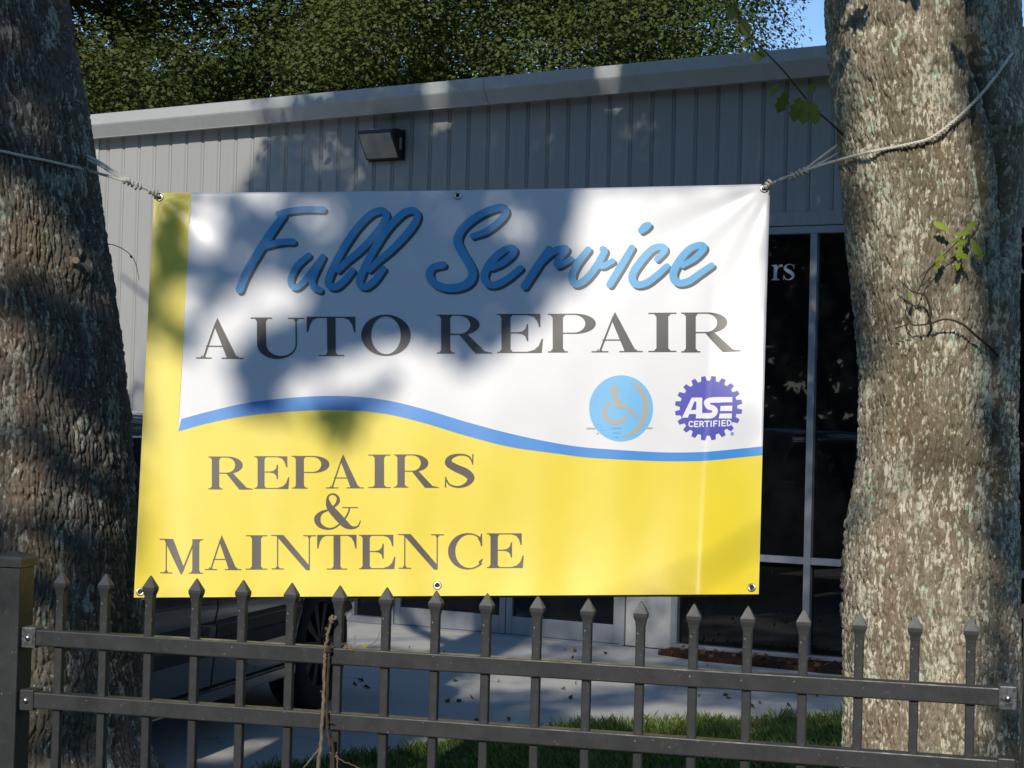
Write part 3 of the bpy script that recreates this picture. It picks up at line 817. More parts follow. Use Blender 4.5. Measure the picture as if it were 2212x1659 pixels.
# toothed badge
teeth, pts = 20, []
for i in range(teeth):
    a = 2 * math.pi * (i + .5) / teeth
    hp = 2 * math.pi / teeth
    for fr, rr in ((-.5, 288), (-.33, 288), (-.20, 338), (.20, 338), (.33, 288)):
        pts.append((1518 + rr * math.cos(a + fr * hp), 498 + rr * .955 * math.sin(a + fr * hp)))
gear = bflat('badge_gear', [pts], L2, M['v_gear'])
bflat('letter', [[(1252, 592), (1350, 392), (1392, 392), (1312, 592)], [(1350, 392), (1456, 392), (1456, 432), (1362, 432)], [(1398, 392), (1456, 392), (1456, 600), (1392, 600)], [(1338, 520), (1400, 512), (1400, 556), (1324, 556)]], L3, M['v_back'], gear)
bflat('letter', varstroke([(1640, 420, 56), (1545, 420, 56), (1500, 440, 56), (1520, 482, 54), (1568, 502, 54), (1586, 535, 54), (1552, 572, 56), (1466, 574, 54)], 5, True), L3, M['v_back'], gear)
bflat('letter', [[(1640, 392), (1756, 398), (1756, 450), (1640, 446)], [(1640, 482), (1756, 484), (1754, 538), (1636, 532)], [(1632, 558), (1752, 562), (1750, 614), (1622, 606)]], L3 + .0001, M['v_back'], gear)
def block(ch):
    S_ = {'C': [[(.9, .85), (.6, 1), (.25, .9), (.1, .5), (.25, .1), (.6, 0), (.9, .15)]], 'E': [[(.9, 1), (.15, 1), (.15, 0), (.9, 0)], [(.15, .5), (.8, .5)]],
          'R': [[(.15, 0), (.15, 1), (.7, .98), (.85, .75), (.7, .52), (.15, .5)], [(.5, .5), (.9, 0)]], 'T': [[(0, 1), (1, 1)], [(.5, 1), (.5, 0)]],
          'I': [[(.5, 0), (.5, 1)]], 'F': [[(.9, 1), (.15, 1), (.15, 0)], [(.15, .5), (.75, .5)]], 'D': [[(.15, 0), (.15, 1), (.55, .98), (.9, .7), (.9, .3), (.55, .02), (.15, 0)]]}[ch]
    return S_
xx = 1318
for ch, wd_ in zip('CERTIFIED', (48, 44, 48, 44, 24, 42, 24, 44, 48)):
    polys = []
    for st in block(ch):
        for a, c in zip(st[:-1], st[1:]):
            polys += varstroke([(xx + a[0] * wd_, 682 - a[1] * 52, 12), (xx + c[0] * wd_, 682 - c[1] * 52, 12)], 1)
    bflat('letter', polys, L3, M['v_back'], gear)
    xx += wd_ + 8
bflat('registered_mark', [circle(1755, 766, 18, 18, 16)], L2, M['v_disc2'])
# grommets
GR = [(345, 424), (992, 419), (1651, 403), (303, 1279), (945, 1263), (1623, 1272)]
gu_, gv_ = uv(np.array([g[0] for g in GR], float), np.array([g[1] for g in GR], float))
gu_ = np.clip(gu_, .008, .992); gv_ = np.clip(gv_, .012, .988)
gp, gp2 = b_pos(gu_, gv_, .002), b_pos(gu_, gv_, .01)
for i in range(6):
    ax = Vector(gp2[i] - gp[i]).normalized()
    b = MB(); b.lathe([(.0055 + .0036 * (1 + math.cos(t)), .0022 * math.sin(t)) for t in np.linspace(0, 2 * math.pi, 9)[:-1]], 24, 'z')
    me = b.mesh('grommet'); me.transform(Matrix.Translation(Vector(gp[i])) @ ax.to_track_quat('Z', 'Y').to_matrix().to_4x4())
    me.materials.append(M['grommet'])
    o = bput('grommet', me, None); smooth_by_angle(o.data, 80)
    b = MB(); b.lathe([(.0001, 0.0), (.0056, 0.0), (.0056, .0008), (.0001, .0008)], 16, 'z')
    me = b.mesh('hole'); me.transform(Matrix.Translation(Vector(gp[i])) @ ax.to_track_quat('Z', 'Y').to_matrix().to_4x4())
    bput('eyelet_hole', me, M['plastic'], o)

# ------------------------------------------------------------------ the two big trunks
class Trunk:
    def __init__(s, rows, Y, zlo, zhi, flare, top):
        """rows: (y, left x, right x) outline on the photograph at depth Y"""
        z, cx, rr = [], [], []
        for y, xl, xr in rows:
            a, c = at(np.array(xl, float), np.array(y, float), Y), at(np.array(xr, float), np.array(y, float), Y)
            z.append((a[2] + c[2]) / 2); cx.append((a[0] + c[0]) / 2); rr.append((c[0] - a[0]) / 2)
        z, cx, rr = np.array(z)[::-1], np.array(cx)[::-1], np.array(rr)[::-1]
        s.z = np.concatenate([[0.0, .15], z, [top[0]]]); s.cx = np.concatenate([[cx[0], cx[0]], cx, [top[1]]]); s.r = np.concatenate([[rr[0] * flare, rr[0] * (1 + (flare - 1) * .5)], rr, [top[2]]])
        s.Y = Y
    def c(s, z): return np.interp(z, s.z, s.cx)
    def rad(s, z): return np.interp(z, s.z, s.r)
    def theta_z(s, x, y):
        """photograph point on the near bark -> angle (0 faces the camera) and height"""
        P = at(np.array(x, float), np.array(y, float), s.Y - .2)
        return math.asin(max(-1, min(1, (P[0] - s.c(P[2])) / s.rad(P[2])))), float(P[2])
    def surf(s, x, y, lift=.0):
        """photograph point -> 3D point just above the bark"""
        d = rays(np.array(x, float), np.array(y, float)); o = np.array([0, 0, EYE])
        for t in np.arange((s.Y - .6) / d[1], (s.Y) / d[1], .004):
            P = o + d * t
            if (P[0] - s.c(P[2])) ** 2 + (P[1] - s.Y) ** 2 < (s.rad(P[2]) + lift) ** 2: return P
        return o + d * (s.Y / d[1])
def trunk_mesh(name, T, bark, seed, zfine, amp):
    th = np.concatenate([np.linspace(-1.75, 1.75, 400), np.linspace(1.75, 2 * math.pi - 1.75, 40)[1:-1]])
    zs = np.concatenate([np.linspace(0, zfine[0], 10)[:-1], np.linspace(zfine[0], zfine[1], 560), np.linspace(zfine[1], T.z[-1], 30)[1:]])
    TH, Z = np.meshgrid(th, zs)
    sm = lambda a: np.convolve(np.pad(a, 30, 'edge'), np.ones(61) / 61, 'valid')
    cx, rr = np.interp(zs, T.z, T.cx), np.interp(zs, T.z, T.r)
    cx[10:], rr[10:] = sm(cx)[10:], sm(rr)[10:]
    A = TH * .28
    disp, plate, plate_b = bark(A, Z, TH, seed)
    disp = disp * amp
    # fade noise at the seam behind the trunk
    disp *= 1 - sstep(2.9, math.pi, np.abs(((TH + math.pi) % (2 * math.pi)) - math.pi)) * .8
    Rr = rr[:, None] + disp
    X = cx[:, None] + Rr * np.sin(TH); Y = T.Y - Rr * np.cos(TH)
    n, m = TH.shape
    V = np.stack([X, Y, Z], -1).reshape(-1, 3)
    i = np.arange(n * m).reshape(n, m); j = np.roll(i, -1, axis=1)
    F = np.stack([i[:-1], j[:-1], j[1:], i[1:]], -1).reshape(-1, 4)
    me = np_mesh(name, V, F)
    me.polygons.foreach_set('use_smooth', np.ones(len(me.polygons), bool))
    for nm, arr in (('plate', plate), ('plate_b', plate_b)):
        at_ = me.attributes.new(nm, 'FLOAT', 'POINT'); at_.data.foreach_set('value', arr.ravel().astype(np.float32))
    return me
TL = Trunk([(-60, -275, 128), (0, -262, 140), (130, -225, 163), (250, -205, 186), (400, -185, 207), (530, -172, 226), (600, -165, 240), (750, -152, 264), (880, -146, 275), (1000, -146, 280), (1150, -146, 288), (1300, -148, 299), (1480, -155, 308), (1659, -160, 316), (1800, -175, 330)], 5.56, 0, 0, 1.35, (7.5, -2.35, .17))
TR_ = Trunk([(-60, 1782, 2192), (0, 1786, 2194), (150, 1799, 2200), (250, 1812, 2206), (330, 1822, 2205), (480, 1832, 2198), (640, 1850, 2192), (760, 1863, 2188), (900, 1865, 2186), (1050, 1853, 2188), (1160, 1831, 2190), (1250, 1823, 2194), (1400, 1828, 2202), (1659, 1826, 2215), (1800, 1815, 2230)], 5.08, 0, 0, 1.3, (7.5, 1.42, .16))
def groove(T, pts, A, Z, wdt, dep):
    q = [T.theta_z(*p) for p in pts]
    zz = np.array([p[1] for p in q])[::-1]; tt = np.array([p[0] for p in q])[::-1]
    line = np.interp(Z, zz, tt) * .28
    win = sstep(zz[0] - .08, zz[0] + .12, Z) * (1 - sstep(zz[-1] + .1, zz[-1] + .5, Z))
    return -dep * np.exp(-((A - line) / wdt) ** 2) * win
def plates(x, y, sd):
    """stretched cells: distance to the gap between neighbours, two random numbers per cell"""
    xi, yi = np.floor(x), np.floor(y)
    f1 = np.full(x.shape, 9.0); f2 = np.full(x.shape, 9.0); i1 = np.zeros(x.shape); i2 = np.zeros(x.shape)
    for dx in (-1, 0, 1):
        for dy in (-1, 0, 1):
            cx, cy = xi + dx, yi + dy
            px, py = cx + .12 + .76 * _hash(cx, cy, sd), cy + .05 + .9 * _hash(cx, cy, sd + 1)
            d = np.sqrt((x - px) ** 2 + (y - py) ** 2)
            near = d < f1
            f2 = np.where(near, f1, np.minimum(f2, d))
            i1 = np.where(near, _hash(cx, cy, sd + 2), i1); i2 = np.where(near, _hash(cx, cy, sd + 3), i2)
            f1 = np.where(near, d, f1)
    return f2 - f1, i1, i2
def bark_left(A, Z, TH, sd):
    lean = .10 * Z
    wx = (vnoise(A / .09, Z / .14, sd) - .5) * .030 + (vnoise(A / .025, Z / .03, sd + 1) - .5) * .010
    wx = wx * .8
    gap, r1, r2 = plates((A + wx) / .0150, Z / .105 + wx * 6, sd + 40)
    gap2, r3, r4 = plates((A + wx * 1.3) / .0078, Z / .034 + wx * 7, sd + 50)
    n3 = vnoise(A / .006, Z / .011, sd + 4)
    d = .62 * (sstep(.0, .34, gap) - .75) + .34 * (r1 - .5) + .26 * (sstep(0, .30, gap2) - .6) + .22 * (r3 - .5) + .2 * (n3 - .5)
    d += 1.1 * (vnoise(A / .20, Z / .5, sd + 6) - .5) + .8 * (vnoise(A / .07, Z / .30, sd + 8) - .5)
    t0, z0 = TL.theta_z(166, 566)
    g = ((A - t0 * .28) / .05) ** 2 + ((Z - z0) / .07) ** 2
    d += 2.0 * np.exp(-g) - 1.6 * np.exp(-(((A - t0 * .28) / .016) ** 2 + ((Z - z0 - .005) / .02) ** 2))
    g2 = ((A - t0 * .28 + .10) / .06) ** 2 + ((Z - z0 + .10) / .05) ** 2
    return d - .9 * np.exp(-g2), np.clip(.55 * r1 + .45 * r3, 0, 1), np.clip(.4 * r2 + .6 * r4, 0, 1)
def bark_right(A, Z, TH, sd):
    wx = (vnoise(A / .08, Z / .16, sd) - .5) * .022 + (vnoise(A / .02, Z / .03, sd + 1) - .5) * .008
    gap, r1, r2 = plates((A + wx) / .0140, Z / .085 + wx * 6, sd + 40)
    gap2, r3, r4 = plates((A + wx * 1.2) / .0072, Z / .027 + wx * 6, sd + 50)
    n3 = vnoise(A / .005, Z / .009, sd + 4)
    d = .62 * (sstep(.0, .30, gap) - .75) + .34 * (r1 - .5) + .30 * (sstep(0, .35, gap2) - .6) + .22 * (r3 - .5) + .2 * (n3 - .5)
    d += 1.5 * (vnoise(A / .16, Z / .45, sd + 6) - .5) + .8 * (vnoise(A / .05, Z / .22, sd + 8) - .5)
    d += groove(TR_, [(2088, -40), (2091, 0), (2096, 92), (2118, 184), (2146, 286), (2163, 360), (2176, 470), (2180, 760)], A, Z, .014, 8.0)
    d += groove(TR_, [(2098, 257), (2103, 330), (2128, 459), (2142, 588), (2152, 820), (2160, 1100)], A, Z, .010, 4.5)
    d += groove(TR_, [(1868, 555), (1840, 640), (1836, 690)], A, Z, .005, 1.2)
    for x, y, a, w1 in ((2196, 250, 2.4, .05), (2194, 365, 2.0, .045), (2005, 120, 1.2, .05), (1900, 60, -1.4, .025), (1880, 180, -1.2, .018)):
        t0, z0 = TR_.theta_z(x, y)
        d += a * np.exp(-(((A - t0 * .28) / w1) ** 2 + ((Z - z0) / (w1 * 1.2)) ** 2))
    return d, np.clip(.5 * r1 + .5 * r3, 0, 1), np.clip(.35 * r2 + .65 * r4, 0, 1)
tree_l = empty('oak_tree', (float(TL.c(0.0)), TL.Y, 0))
tag(tree_l, 'tree with dark furrowed trunk at the left, rope tied round it', 'tree')
tree_r = empty('oak_tree', (float(TR_.c(0.0)), TR_.Y, 0))
tag(tree_r, 'tree with sunlit pale lichened trunk at the right of the banner', 'tree')
def kid(name, me, mat, root):
    o = link(name, me, mat); o.parent = root; o.matrix_parent_inverse = Matrix.Translation(-root.location); return o
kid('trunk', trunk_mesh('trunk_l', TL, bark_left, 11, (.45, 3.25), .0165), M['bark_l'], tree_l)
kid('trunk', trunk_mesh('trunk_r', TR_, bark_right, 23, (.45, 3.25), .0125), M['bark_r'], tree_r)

# ------------------------------------------------------------------ leaves
def leaf_mesh(name, P, size, rg, flat=.0, long=1.7, face=None):
    """one small folded leaf per point; face: preferred direction of each blade"""
    n = len(P)
    if face is None:
        d = rg.normal(size=(n, 3)); d[:, 2] -= flat; d /= np.linalg.norm(d, axis=1, keepdims=True)
        a = rg.normal(size=(n, 3)); s = np.cross(d, a); s /= np.linalg.norm(s, axis=1, keepdims=True)
    else:
        f = face + rg.normal(size=(n, 3)) * .30; f /= np.linalg.norm(f, axis=1, keepdims=True)
        a = rg.normal(size=(n, 3)); d = np.cross(f, a); d /= np.linalg.norm(d, axis=1, keepdims=True)
        s = np.cross(d, f)
    up = np.cross(s, d)
    L = np.asarray(size) * rg.uniform(.65, 1.35, n); L = L[:, None]; W = L / long * .5
    V = np.stack([P - d * L * .5, P + s * W + up * W * .35, P + d * L * .5, P - s * W + up * W * .35], 1).reshape(-1, 3)
    F = np.arange(4 * n).reshape(n, 4)
    return np_mesh(name, V, F)
# Where sun and shade fall in the photograph; foliage that would darken a sunlit place is left out of the crowns.
def ell(x, y, cx, cy, rx, ry, ang=0.0):
    c, s = math.cos(R(ang)), math.sin(R(ang))
    dx, dy = x - cx, y - cy
    return ((dx * c + dy * s) / rx) ** 2 + ((-dx * s + dy * c) / ry) ** 2 < 1
def inpoly(x, y, poly):
    r = np.zeros(x.shape, bool); n = len(poly)
    for i in range(n):
        (x1, y1), (x2, y2) = poly[i], poly[(i + 1) % n]
        if y1 == y2: continue
        c = ((y1 > y) != (y2 > y)) & (x < (x2 - x1) * (y - y1) / (y2 - y1) + x1)
        r ^= c
    return r
SHADE_B = [(320, 390), (1262, 390), (1240, 450), (1222, 520), (1240, 570), (1275, 600), (1215, 640), (1150, 690), (1085, 735), (1060, 775), (980, 785), (905, 760), (850, 800), (800, 890), (775, 950), (715, 950), (660, 885), (520, 890), (500, 800), (470, 770), (405, 770), (325, 700)]
def m_banner(x, y):
    m = np.where(inpoly(x, y, SHADE_B), .93, 0.0)
    for e in ((440, 490, 46, 62), (510, 695, 130, 50, -42), (610, 645, 55, 38), (388, 655, 44, 44), (652, 838, 58, 48), (765, 800, 78, 48, -20), (590, 420, 56, 24), (860, 760, 48, 38), (930, 790, 60, 40)):
        m = np.where(ell(x, y, *e), 0.0, m)
    for e in ((1100, 490, 58, 60), (940, 450, 40, 40), (1000, 560, 50, 40), (700, 470, 36, 40)):
        m = np.where(ell(x, y, *e), m * .42, m)
    return m
def m_wall(x, y):
    edge_x = np.where(y < 262, 640 + 0 * y, 575 - (y - 262) * .55)
    m = np.where(x > edge_x, 1.0, 0.0)
    for e in ((945, 200, 30, 60), (1320, 160, 30, 60), (690, 215, 44, 22)):
        m = np.where(ell(x, y, *e), .04, m)
    for e in ((690, 300, 70, 40, 25), (1375, 275, 60, 60), (780, 330, 40, 50), (1180, 300, 40, 50)):
        m = np.where(ell(x, y, *e), .60, m)
    m = np.where(ell(x, y, 568, 232, 34, 18), 1.0, m)
    for e in ((900, 1345, 130, 30), (1010, 1352, 60, 22)):
        m = np.where(ell(x, y, *e), .03, m)
    for e in ((1370, 430, 30, 40), (1640, 300, 28, 30), (1450, 430, 26, 30)):
        m = np.where(ell(x, y, *e), .6, m)
    return m
def m_ground(x, y):
    m = np.full(x.shape, .93)
    for e in ((785, 1376, 60, 26), (930, 1384, 130, 30, 3), (1105, 1408, 70, 12), (1000, 1476, 75, 28), (1105, 1476, 75, 20), (1215, 1478, 70, 14), (790, 1515, 60, 14, -15), (890, 1490, 60, 12, -15), (885, 1537, 60, 9), (1330, 1477, 80, 10), (1325, 1547, 90, 13), (468, 1631, 60, 18, -6), (468, 1596, 60, 9, -8), (570, 1614, 60, 9), (670, 1612, 60, 9), (768, 1600, 50, 7), (1045, 1616, 150, 34), (1440, 1552, 100, 26), (1555, 1546, 60, 12)):
        m = np.where(ell(x, y, *e), .03, m)
    return m
def m_left(x, y):
    m = np.where((x > 232) & (y > 430), .3, .96)
    for e in ((60, 520, 110, 80, 20), (150, 600, 60, 70, 40), (30, 620, 60, 60), (60, 790, 90, 55), (40, 900, 110, 80), (180, 960, 70, 60), (60, 1100, 90, 90), (190, 1120, 60, 50), (120, 1250, 60, 40), (130, 1500, 60, 160), (250, 1420, 30, 60), (90, 300, 30, 60), (40, 130, 26, 60)):
        m = np.where(ell(x, y, *e), .03, m)
    return m
def m_right(x, y):
    m = np.zeros(x.shape)
    m = np.where(x > 2110, .72, m)
    m = np.where((x > 2070) & (y < 330), .8, m)
    return m
n_b = np.cross(C_TR - C_TL, C_BL - C_TL); n_b /= np.linalg.norm(n_b)
def shade_at(Q):
    """probability that foliage at Q is wanted, from the place its shadow reaches first"""
    L = -SUN
    best = np.full(len(Q), 1e9); val = np.full(len(Q), .75)
    def hit(p0, n):
        t = ((np.asarray(p0) - Q) @ n) / (L @ n)
        return t, Q + t[:, None] * L
    def take(t, P, ok, fn):
        x, y = project(P)
        seen = (x > -60) & (x < 2270) & (y > -60) & (y < 1720)
        ok = ok & (t > .05) & (t < best)
        v = np.where(seen, fn(x, y), .75)
        val[ok] = v[ok]; best[ok] = t[ok]
    for T, fn in ((TL, m_left), (TR_, m_right)):
        t, P = hit((0, T.Y - .18, 0), np.array([0, 1.0, 0]))
        ok = (np.abs(P[:, 0] - T.c(P[:, 2])) < T.rad(P[:, 2])) & (P[:, 2] > 0)
        take(t, P, ok, fn)
    t, P = hit(C_TL, n_b)
    a = (P - C_TL) @ ((C_TR - C_TL) / BW) / BW; c = (P - C_TL) @ ((C_BL - C_TL) / BH) / BH
    take(t, P, (a > 0) & (a < 1) & (c > 0) & (c < 1), m_banner)
    t, P = hit(BO + BN * .1, BN)
    s_ = (P - BO) @ BD
    take(t, P, (P[:, 2] > 0) & (P[:, 2] < 4.3) & (s_ > S0) & (s_ < S1), m_wall)
    t, P = hit((0, 0, 0), np.array([0, 0, 1.0]))
    take(t, P, np.ones(len(Q), bool), m_ground)
    # fence strip
    fn_ = np.array([math.sin(.2443), math.cos(.2443), 0])
    t, P = hit((-.047, 4.155, 0), fn_)
    ok = (np.abs((P - np.array([-.047, 4.155, 0])) @ np.array([math.cos(.2443), -math.sin(.2443), 0])) < 1.35) & (P[:, 2] > .25) & (P[:, 2] < 1.25)
    val[ok] = .03
    return val
def spray(C, n, rad, rg):
    """n leaf points round every centre"""
    P = np.repeat(C, n, axis=0)
    return P + rg.normal(size=P.shape) * rad
def keep(P, rg): return P[rg.random(len(P)) < shade_at(P)]
def limb(mb, a, b, r0, r1, rg, k=6, wob=.12):
    t = np.linspace(0, 1, k)[:, None]
    P = np.asarray(a) * (1 - t) + np.asarray(b) * t + rg.normal(size=(k, 3)) * wob * np.linalg.norm(np.asarray(b) - np.asarray(a)) * .3 * t * (1 - t) * 4
    mb.tube([tuple(p) for p in P], list(np.linspace(r0, r1, k)), 7)
# crowns of the two trunks, above the frame
def crown_over(root, T, rg, nclump, ctr, rad):
    C = ctr + rg.normal(size=(nclump, 3)) * rad * .55
    C = C[C[:, 2] > 4.6]
    P = keep(spray(C, 90, .26, rg), rg)
    me = leaf_mesh('crown', P, .085, rg)
    kid('crown', me, M['leaf_green'], root)
    b = MB()
    top = np.array([T.cx[-1], T.Y, 7.4])
    for c in C[::20]:
        z0 = rg.uniform(4.2, 7.0)
        limb(b, (T.c(z0), T.Y, z0), c, .07, .012, rg)
    o = b.build('limbs', M['bark_far']); o.parent = root; o.matrix_parent_inverse = Matrix.Translation(-root.location)
crown_over(tree_l, TL, np.random.default_rng(31), 360, np.array([-1.7, 7.2, 7.3]), np.array([2.7, 2.6, 1.5]))
crown_over(tree_r, TR_, np.random.default_rng(32), 360, np.array([1.9, 7.2, 7.4]), np.array([2.7, 2.6, 1.5]))
# shade trees behind the camera, on the sunny side
def shade_tree(x, y, h, label, rg, clumps, ctr, rad, extra=None):
    root = empty('shade_tree', (x, y, 0))
    tag(root, label, 'tree')
    b = MB()
    zz = np.linspace(0, h, 9)
    b.tube([(x + .12 * math.sin(z * .9), y + .1 * math.cos(z * .7), z) for z in zz], list(np.interp(zz, [0, .5, h], [.34, .25, .05])), 12)
    o = b.build('trunk', M['bark_far'], None, True); o.parent = root; o.matrix_parent_inverse = Matrix.Translation(-root.location)
    C = ctr + rg.normal(size=(clumps, 3)) * rad * .6
    C = C[C[:, 2] > 3.6]
    P = keep(spray(C, 60, .30, rg), rg)
    if extra is not None: P = np.vstack([P, extra])
    kid('crown', leaf_mesh('crown', P, .085, rg), M['leaf_oak'], root)
    b = MB()
    for c in C[::14]:
        z0 = rg.uniform(h * .4, h * .8)
        if shade_at(np.array([(np.array([x, y, z0]) + c) / 2]))[0] > .5: limb(b, (x, y, z0), c, .05, .008, rg)
    o = b.build('limbs', M['bark_far']); o.parent = root; o.matrix_parent_inverse = Matrix.Translation(-root.location)
def cast(points, rg, ylo, yhi, m, n_leaf, rad):
    """foliage that throws the shade seen at the given points of wall, sheet, bark and ground"""
    keepers = points[rg.random(len(points)) < m]
    yy = rg.uniform(ylo, yhi, len(keepers))
    t = (keepers[:, 1] - yy) / -SUN[1]
    Q = keepers + t[:, None] * SUN
    return keep(spray(Q, n_leaf, rad, rg), rg)
rg = np.random.default_rng(5)
ext = []
n = 620; x, y = rg.uniform(280, 1660, n), rg.uniform(390, 1280, n)
a, c = uv(x, y); P = b_pos(np.clip(a, 0, 1), np.clip(c, 0, 1)); ext.append(cast(P, rg, -4.6, -2.6, m_banner(x, y), 16, .04))
n = 2600; x, y = rg.uniform(150, 2230, n), rg.uniform(40, 520, n)
P = plane_hit(x, y, BO + BN * .1, BN); ok = (P[:, 2] > 2.4) & (P[:, 2] < 4.35) & (((P - BO) @ BD) > S0 - .1)
ext.append(cast(P[ok], rg, -5.0, -2.5, m_wall(x, y)[ok], 14, .075))
n = 3200; x, y = rg.uniform(0, 2212, n), rg.uniform(1300, 1700, n)
P = plane_hit(x, y, (0, 0, .02), np.array([0, 0, 1.0])); ok = ((P - BO) @ BN) > 0
ext.append(cast(P[ok], rg, -5.0, -2.5, m_ground(x, y)[ok], 10, .06))
n = 1200; x, y = rg.uniform(-20, 320, n), rg.uniform(-20, 1659, n)
P = at(x, y, TL.Y - .2); ext.append(cast(P, rg, -4.4, -2.6, m_left(x, y), 12, .05))
n = 500; x, y = rg.uniform(1790, 2230, n), rg.uniform(-20, 1659, n)
P = at(x, y, 4.9); ext.append(cast(P, rg, -4.4, -2.6, m_right(x, y), 10, .05))
ext = np.vstack(ext)
split = ext[:, 0] < -3.6
shade_tree(-8.0, -3.9, 15.0, 'leafy tree behind the viewer, left, casting the dappled shade', np.random.default_rng(41), 420, np.array([-6.2, -3.7, 11.0]), np.array([2.6, 1.6, 3.2]), ext[split])
shade_tree(1.9, -4.2, 14.5, 'leafy tree behind the viewer, right, casting the dappled shade', np.random.default_rng(42), 380, np.array([-.4, -3.9, 10.5]), np.array([2.6, 1.6, 3.2]), ext[~split])

# ------------------------------------------------------------------ trees behind the shop
def far_tree(x, y, h, cz, rx, rz, nclump, per, size, label, mat, rg):
    root = empty('background_tree', (x, y, 0))
    tag(root, label, 'tree', 'trees behind the shop')
    b = MB()
    zz = np.linspace(0, h * .8, 8)
    b.tube([(.2 * math.sin(z * .6 + x), .15 * math.cos(z * .5), z) for z in zz], list(np.interp(zz, [0, .6, 3.5, h * .8], [.30, .20, .09, .02])), 10)
    b.build('trunk', M['bark_far'], root, True)
    # layered pads of foliage: many small ones where the crown hangs low, coarser above
    C = np.empty((0, 3))
    while len(C) < nclump:
        q = rg.uniform(-1, 1, (nclump * 3, 3)); q = q[(np.linalg.norm(q, axis=1) < 1) & (np.linalg.norm(q, axis=1) > .3)]
        C = np.vstack([C, q * np.array([rx, rx * .75, rz]) + np.array([0, 0, cz])])
        C = C[(C[:, 2] > 2.6)]
    C = C[:nclump]
    low = C[:, 2] < 7.6
    Pl, Sz, Fc = [], [], []
    for c, lo in zip(C, low):
        sc = rg.uniform(.65, 1.75)
        k = int(per * .62 * sc ** 2) if lo else per // 5
        e = rg.normal(size=(k, 3)); e /= np.linalg.norm(e, axis=1, keepdims=True)
        e *= (rg.random(k) ** .45)[:, None]
        p = e * np.array([.62, .55, .34]) * sc
        p[:, 2] -= .25 * (p[:, 0] ** 2 + p[:, 1] ** 2)
        Pl.append(c + p + rg.normal(size=(k, 3)) * .03); Sz.append(np.full(k, size if lo else size * 2.6))
        Fc.append(e * .8 + np.array([0, -.25, .75]))
    P = np.vstack(Pl)
    link('crown', leaf_mesh('crown', P, np.concatenate(Sz), rg, .3, 1.5, np.vstack(Fc)), mat, root)
    b = MB()
    for c in C[::24]:
        z0 = rg.uniform(2.5, h * .7)
        limb(b, (0, 0, z0), c, .035, .008, rg)
    b.build('limbs', M['bark_far'], root)
far_tree(-7.4, 20.6, 11, 6.6, 3.6, 4.0, 250, 660, .056, 'olive green tree above the left end of the shop roof', M['leaf_oak2'], np.random.default_rng(51))
far_tree(-3.4, 22.6, 12, 7.0, 3.5, 4.4, 260, 660, .056, 'dark oak over the roof, left of the wall light', M['leaf_oak'], np.random.default_rng(52))
far_tree(-.4, 20.8, 12, 6.6, 2.9, 4.2, 250, 640, .054, 'dense green tree over the middle of the roof', M['leaf_oak2'], np.random.default_rng(53))
far_tree(1.45, 19.8, 12, 6.4, 1.75, 4.0, 190, 620, .052, 'dense green tree over the roof beside the right trunk', M['leaf_oak'], np.random.default_rng(54))
far_tree(9.0, 22.0, 11, 6.8, 2.6, 3.6, 90, 300, .08, 'thin green tree at the far right edge, behind the right trunk', M['leaf_fresh'], np.random.default_rng(55))
far_tree(-8.0, 27.0, 12, 6.6, 4.4, 4.2, 150, 260, .10, 'darker tree standing further back above the left end of the roof', M['leaf_oak'], np.random.default_rng(56))
far_tree(-1.6, 27.5, 12, 6.8, 4.2, 4.4, 150, 260, .10, 'darker tree standing further back above the middle of the roof', M['leaf_oak'], np.random.default_rng(57))
# distant wood all round the viewer, only met in reflections
rg = np.random.default_rng(61)
ang = rg.uniform(R(95), R(330), 1900)
rad = rg.uniform(27, 36, 1900)
C = np.stack([rad * np.cos(ang), 6 + rad * np.sin(ang), rg.uniform(.2, 8.6, 1900)], 1)
P = np.repeat(C, 34, axis=0) + rg.normal(size=(1900 * 34, 3)) * np.array([1.2, 1.2, .7])
wood = link('distant_wood', leaf_mesh('distant_wood', P, .62, rg, .2, 1.4), M['leaf_oak'])
tag(wood, 'mass of trees beyond the viewer mirrored in the shop windows', 'trees', kind='stuff')

# ------------------------------------------------------------------ grass and litter
rg = np.random.default_rng(71)
E_ = np.array(edge)
n = 95000
X = rg.uniform(-2.6, 3.3, n); Yg = rg.uniform(6.6, 10.6, n)
lim = np.interp(X, E_[:, 0], E_[:, 1]) + rg.normal(size=n) * .035
ok = Yg < lim
X, Yg = X[ok], Yg[ok]; n = len(X)
clump = vnoise(X / .22, Yg / .22, 3)
Hh = (.018 + .042 * clump) * rg.uniform(.6, 1.4, n)
a = rg.uniform(0, 2 * math.pi, n); ln = rg.uniform(.1, .8, n) * Hh
wx, wy = np.cos(a) * .0028, np.sin(a) * .0028
bx, by = -np.sin(a), np.cos(a)
V = np.stack([np.stack([X - wx, Yg - wy, np.zeros(n)], 1), np.stack([X + wx, Yg + wy, np.zeros(n)], 1),
              np.stack([X + wx * .7 + bx * ln * .35, Yg + wy * .7 + by * ln * .35, Hh * .6], 1), np.stack([X + bx * ln, Yg + by * ln, Hh], 1)], 1).reshape(-1, 3)
V = V.reshape(n, 4, 3)
me = np_mesh('grass', V.reshape(-1, 3), np.arange(4 * n).reshape(n, 4))
tag(link('grass', me, M['grass']), 'short green grass along the edge of the pavement', 'grass', kind='stuff')
n = 110
P = np.array([BO + BD * s + BN * o + np.array([0, 0, .058]) for s, o in zip(rg.uniform(1.4, 3.4, n), rg.uniform(.1, .42, n))])
P2 = np.stack([rg.uniform(-1.2, 2.6, 70), rg.uniform(9.0, 12.2, 70), np.full(70, .026)], 1)
P2 = P2[((P2 - BO) @ BN) > .2]
P = np.vstack([P, P2])
